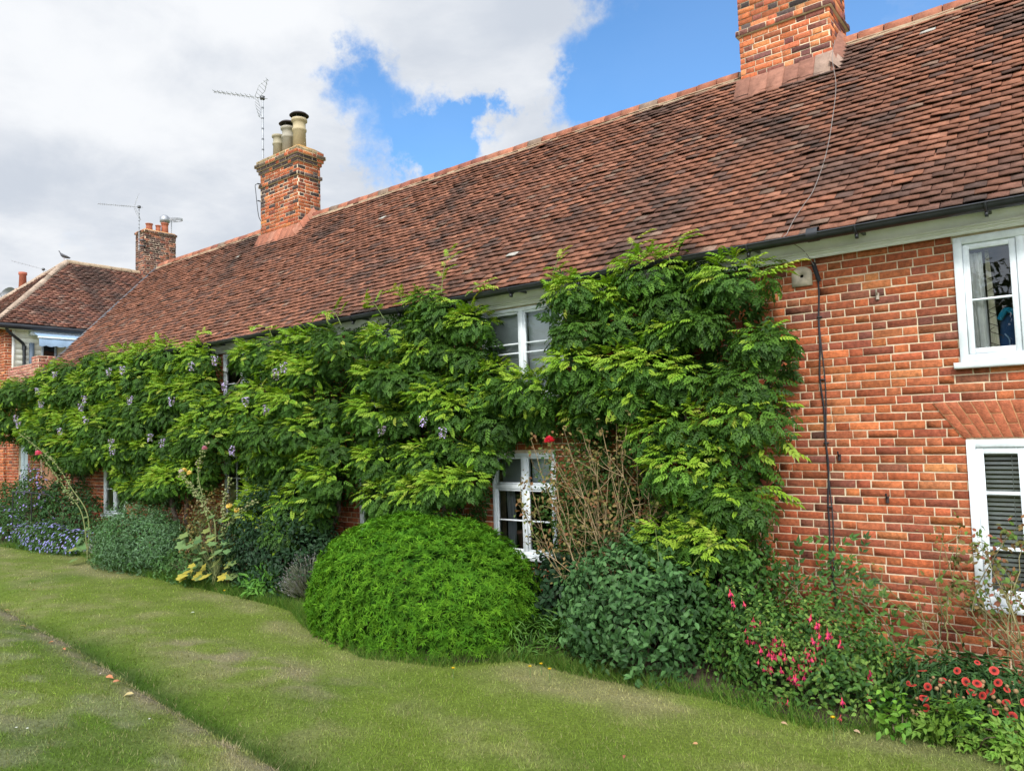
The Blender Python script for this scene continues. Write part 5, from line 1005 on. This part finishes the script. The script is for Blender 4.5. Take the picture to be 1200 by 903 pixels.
# hollyhocks
def hollyhock(label, base, stalks, seed, leafr=.5, nl=26, flowers=(), lz=(.15, .9), ycol=True):
    global rng
    rng = np.random.default_rng(seed); root = thing('hollyhock', base, label, 'hollyhock'); lf = MB()
    for P in stalks:
        P = [np.array(p, float) for p in P]; mb = MB(); c = curve([np.array(base)+rng.normal(0, .03, 3)*(1, 1, 0)]+P, 8); tube(mb, c, np.linspace(.014, .006, len(c)), 6, (.22, .25, .10)); n_ = 60; k = rng.integers(int(len(c)*.42), len(c), n_); q = c[k]+rng.normal(0, .028, (n_, 3))
        for v in q: lathe(mb, [(0, -.016), (.017, -.006), (.018, .006), (0, .018)], v, 6, pal(1, [(.30, .34, .14), (.38, .34, .20), (.22, .28, .10)])[0])
        mb.build('flower_stalk', M_leafmatt, root, False); m_ = 10; k = rng.integers(int(len(c)*.15), int(len(c)*.8), m_); scatter(lf, T_lobed(5), c[k], rng.normal(0, 1, (m_, 3))*(1, 1, .2)+(0, -.5, -.3), np.tile((0, -.4, 1.), (m_, 1))+rng.normal(0, .25, (m_, 3)), rng.uniform(.06, .12, m_), pal(m_, [(.12, .20, .07), (.18, .24, .09)]))
    a = rng.random(nl)*6.28; rad = leafr*np.sqrt(rng.random(nl)); pos = np.array(base)+np.stack([np.cos(a)*rad, np.sin(a)*rad*.5-.08, rng.uniform(*lz, nl)], 1); cc = pal(nl, [(.12, .22, .08), (.17, .27, .10), (.09, .17, .065), (.26, .29, .08)]); 
    if ycol: low = pos[:, 2] < .42; cc[low & (rng.random(nl) < .5)] = (.46, .40, .07)
    scatter(lf, T_lobed(5), pos, np.stack([np.cos(a)*.7, -np.abs(np.sin(a))-.3, -.45+0*a], 1), np.stack([0*a, -.7+0*a, .8+0*a], 1)+rng.normal(0, .2, (nl, 3)), rng.uniform(.13, .20, nl), cc, cj=.15)
    mb = MB()
    for p_ in pos[::2]: tube(mb, [np.array(base)+(0, 0, .1), (p_+base)/2+(0, 0, .1), p_], .005, 4, (.2, .24, .1))
    mb.build('leaf_stalks', M_leafmatt, root); lf.build('foliage', M_leafmatt, root)
    for i, (p_, cl_, r_) in enumerate(flowers): bloom(root, np.array(p_), r_, cl_, i)
hollyhock('upright hollyhock with pale buds and big lobed leaves, some yellow', (-10.95, -1.05, .02), [[W(252, 615, -1.05), W(240, 590, -1.05), W(232, 550, -1.05), W(242, 520, -1.05)], [W(245, 615, -1.1), W(232, 580, -1.1), W(212, 554, -1.1)], [W(262, 630, -1.0), W(262, 590, -1.0), W(270, 560, -1.0)], [W(262, 630, -1.0), W(275, 605, -1.), W(300, 588, -1.0)]], 61, .6, 60, [(W(240, 526, -1.12), (.62, .28, .42), .05), (W(212, 553, -1.15), (.7, .62, .6), .045)])
hollyhock('leaning hollyhock with one pink flower by the blue flowers', (W(106, 640, -1.15)[0], -1.15, .02), [[W(103, 605, -1.15), W(84, 572, -1.2), W(62, 540, -1.25), W(22, 507, -1.3)], [W(97, 605, -1.15), W(82, 580, -1.2), W(62, 552, -1.2), W(42, 524, -1.25)]], 62, .30, 8, [(W(45, 532, -1.35), (.80, .17, .32), .075)], lz=(.1, .5), ycol=False)
# asters
def aster_patch(label, c, r, n, nf, seed, name='aster_clump', colr=(.30, .30, .66)):
    root = shrub(label, 'flowering plant', c, r, n, T_lance(.3, .15), (.06, .10), [(.06, .13, .04), (.09, .17, .05), (.045, .10, .03)], seed=seed, name=name, m_=M_leafmatt, lump=.3)
    p, nn, k = ell(nf, c, r, (.98, 1.08), -.1, .3, seed); mb = MB(); q = 7; ok = p[:, 2] > .05; p, nn = p[ok], nn[ok]; P = np.repeat(p, q, 0); N_ = np.repeat(nrm(nn+(0, -.5, .5)), q, 0); a = np.tile(np.arange(q)*2*np.pi/q, len(p)); u = nrm(np.cross(N_, (0.1, 0, 1.))); v = np.cross(N_, u)
    scatter(mb, T_lance(.42, .1), P, u*np.cos(a)[:, None]+v*np.sin(a)[:, None], N_, np.repeat(rng.uniform(.025, .040, len(p)), q), np.repeat(pal(len(p), [colr, tuple(np.array(colr)*1.3), (.40, .36, .70)]), q, 0)); tag(mb.build('flowers', M_petal, root), kind='stuff'); return root
aster_patch('low spreading patch of small pale blue daisies in front of the handrail', (-18.3, -.72, .06), (2.0, .42, .52), 6500, 620, 71)
aster_patch('pale blue daisies at the left edge of the picture', (-21.6, -.80, .12), (1.6, .5, .7), 3800, 260, 72)
aster_patch('tall violet blue flowers climbing in front of the pale door', (-20.0, -.5, .9), (.55, .3, .85), 2600, 150, 73, 'clematis', (.34, .26, .62))
shrub('dark green foliage between the handrail and the leaning hollyhock', 'shrub', (-18.4, -.35, .65), (1.5, .3, .8), 3600, T_ovate(.5), (.06, .09), [(.03, .08, .025), (.05, .12, .03)], seed=74)
shrub('green leafy bush below the left end of the wisteria', 'shrub', (-22.0, -.45, .6), (1.3, .4, .75), 3000, T_ovate(.5), (.06, .09), [(.04, .10, .03), (.06, .14, .035)], seed=75)
shrub('small pale flowered daisies at the lawn edge before the grey green shrub', 'plant', (-15.8, -.62, .08), (.6, .25, .28), 1100, T_lance(.3), (.05, .08), [(.09, .17, .05), (.13, .20, .06), (.4, .4, .33)], seed=76, name='fleabane')
# dandelions and fallen leaves
dl = [(531, 783, 'dandelion at the lawn edge nearest the green mound'), (621, 781, 'yellow dandelion alone, left of the pair below the dark shrub'), (634, 778, 'small yellow dandelion at the back of the pair below the dark shrub'), (644, 784, 'largest yellow dandelion in the grass below the dark shrub'), (263, 692, 'yellow dandelion at the foot of the upright hollyhock'), (976, 841, 'yellow flower low in the leaves under the fuchsia')]
for px, py, lab in dl:
    d = ray(px, py); z_ = .10 if px != 976 else .16; P = CAM+d*((z_-CAM[2])/d[2]); rt = thing('dandelion', (P[0], P[1], float(gz(P[0], P[1]))), lab, 'flower', 'small yellow flowers at the bed edge'); mb = MB(); n = 22; a = np.arange(n)*2.4
    scatter(mb, T_lance(.35, -.1), np.tile(P, (n, 1)), np.stack([np.cos(a), np.sin(a), .25+.03*np.arange(n)], 1), np.tile((0, 0, 1.), (n, 1)), .024, (.75, .52, .02)); mb.build('flower_head', M_petal, rt); mb = MB(); tube(mb, [(P[0], P[1], float(gz(P[0], P[1]))), P], .003, 5, (.15, .25, .08)); mb.build('stem', M_leafmatt, rt)
rng = np.random.default_rng(12)
for px, py, s_, col, lab in [(5, 715, .08, (.42, .28, .12), 'tan fallen leaf farthest left on the lawn bank'), (22, 733, .08, (.50, .34, .16), 'pale brown fallen leaf near the left edge of the bank'), (63, 751, .05, (.5, .22, .1), 'small rust leaf farther along the bank'), (74, 759, .05, (.48, .2, .1), 'small rust leaf beside another on the bank'), (118, 789, .04, (.6, .5, .45), 'tiny pale leaf before the orange pair'), (124, 792, .075, (.60, .24, .12), 'orange fallen leaf, farther of the orange pair'), (132, 799, .08, (.60, .26, .14), 'orange fallen leaf, nearer of the orange pair'), (157, 812, .085, (.56, .46, .22), 'yellow tan fallen leaf nearest on the bank lip'), (228, 717, .06, (.42, .46, .36), 'pale grey green leaf out on the lawn'), (38, 691, .05, (.45, .22, .10), 'brown leaf far out on the left lawn'), (254, 688, .12, (.62, .34, .20), 'curled tan leaf at the foot of the hollyhock'), (818, 871, .045, (.55, .30, .15), 'little tan leaf on the lawn at the bottom right'), (732, 884, .04, (.35, .13, .08), 'little brown leaf on the lawn near the bottom edge'), (915, 846, .05, (.5, .33, .2), 'tan leaf under the fuchsia at the lawn edge'), (1000, 855, .05, (.48, .34, .22), 'dry leaf at the lawn edge below the blanket flowers')]:
    P = CAM+ray(px, py)*((.03-CAM[2])/ray(px, py)[2])
    for _ in range(6): zz = float(gz(P[0], P[1]))+.028; P = CAM+ray(px, py)*((zz-CAM[2])/ray(px, py)[2])
    mb = MB(); scatter(mb, T_ovate(.6, .3), P[None], np.array([[rng.normal(), rng.normal(), .05]]), np.array([[rng.normal(0, .25), -.3, 1.]]), s_, col); tag(mb.build('fallen_leaf', M_leafmatt), lab, 'leaf', 'fallen leaves on the lawn')
for px, py, lab in ((175, 842, 'white clover flower on the bank'), (19, 852, 'white daisy lower left on the bank'), (32, 853, 'white daisy just right of its twin on the bank')):
    P = CAM+ray(px, py)*((.25-CAM[2])/ray(px, py)[2])
    for _ in range(8): zz = float(gz(P[0], P[1]))+.03; P = CAM+ray(px, py)*((zz-CAM[2])/ray(px, py)[2])
    mb = MB(); a = np.arange(14)*2.4; scatter(mb, T_lance(.35, -.1), np.tile(P, (14, 1)), np.stack([np.cos(a), np.sin(a), .3+0*a], 1), np.tile((0, 0, 1.), (14, 1)), .012, (.8, .8, .78)); tube(mb, [P-(0, 0, .03), P], .0015, 4, (.15, .25, .08)); tag(mb.build('daisy', M_petal), lab, 'flower', 'white flowers in the bank grass')
# trees across the green, seen only as reflections in the panes
for i, (x_, y_, h_, rr_) in enumerate(((-4.5, -27, 8.6, 3.6), (3.5, -30, 8.0, 3.4), (-13.5, -31, 9.0, 3.8), (12, -27, 9, 4))):
    rt = thing('tree', (x_, y_, .5), 'dark crowned tree mirrored in the window panes', 'tree', 'trees reflected in the windows'); rng = np.random.default_rng(90+i); mb = MB(); tube(mb, [(x_, y_, 0), (x_+.1, y_, 2.5), (x_, y_, h_*.7)], [.3, .22, .08], 8, (.12, .09, .07))
    for k_ in range(7): a_ = k_*.9; tube(mb, [(x_, y_, 2+k_*.5), (x_+1.6*math.cos(a_), y_+1.6*math.sin(a_), 3.4+k_*.5)], [.1, .03], 6, (.12, .09, .07))
    mb.build('trunk', M_wood, rt); mb = MB(); p, nn, k = ell(8000, (x_, y_, h_*.55), (rr_, rr_, h_*.45), (.45, 1.08), -.8, .5, i); n = len(p); scatter(mb, T_ovate(.6), p+rng.normal(0, .15, p.shape), rng.normal(0, 1, p.shape), rng.normal(0, 1, p.shape)+(0, 0, .5), rng.uniform(.2, .34, n), pal(n, [(.03, .065, .02), (.045, .09, .025)])); mb.build('crown', M_leaf, rt)
# a hatless end: drop tiny helper names
for o in C.objects:
    if o.type == 'CAMERA': o.name = 'camera'
S.cycles.max_bounces = 8; S.cycles.transparent_max_bounces = 12
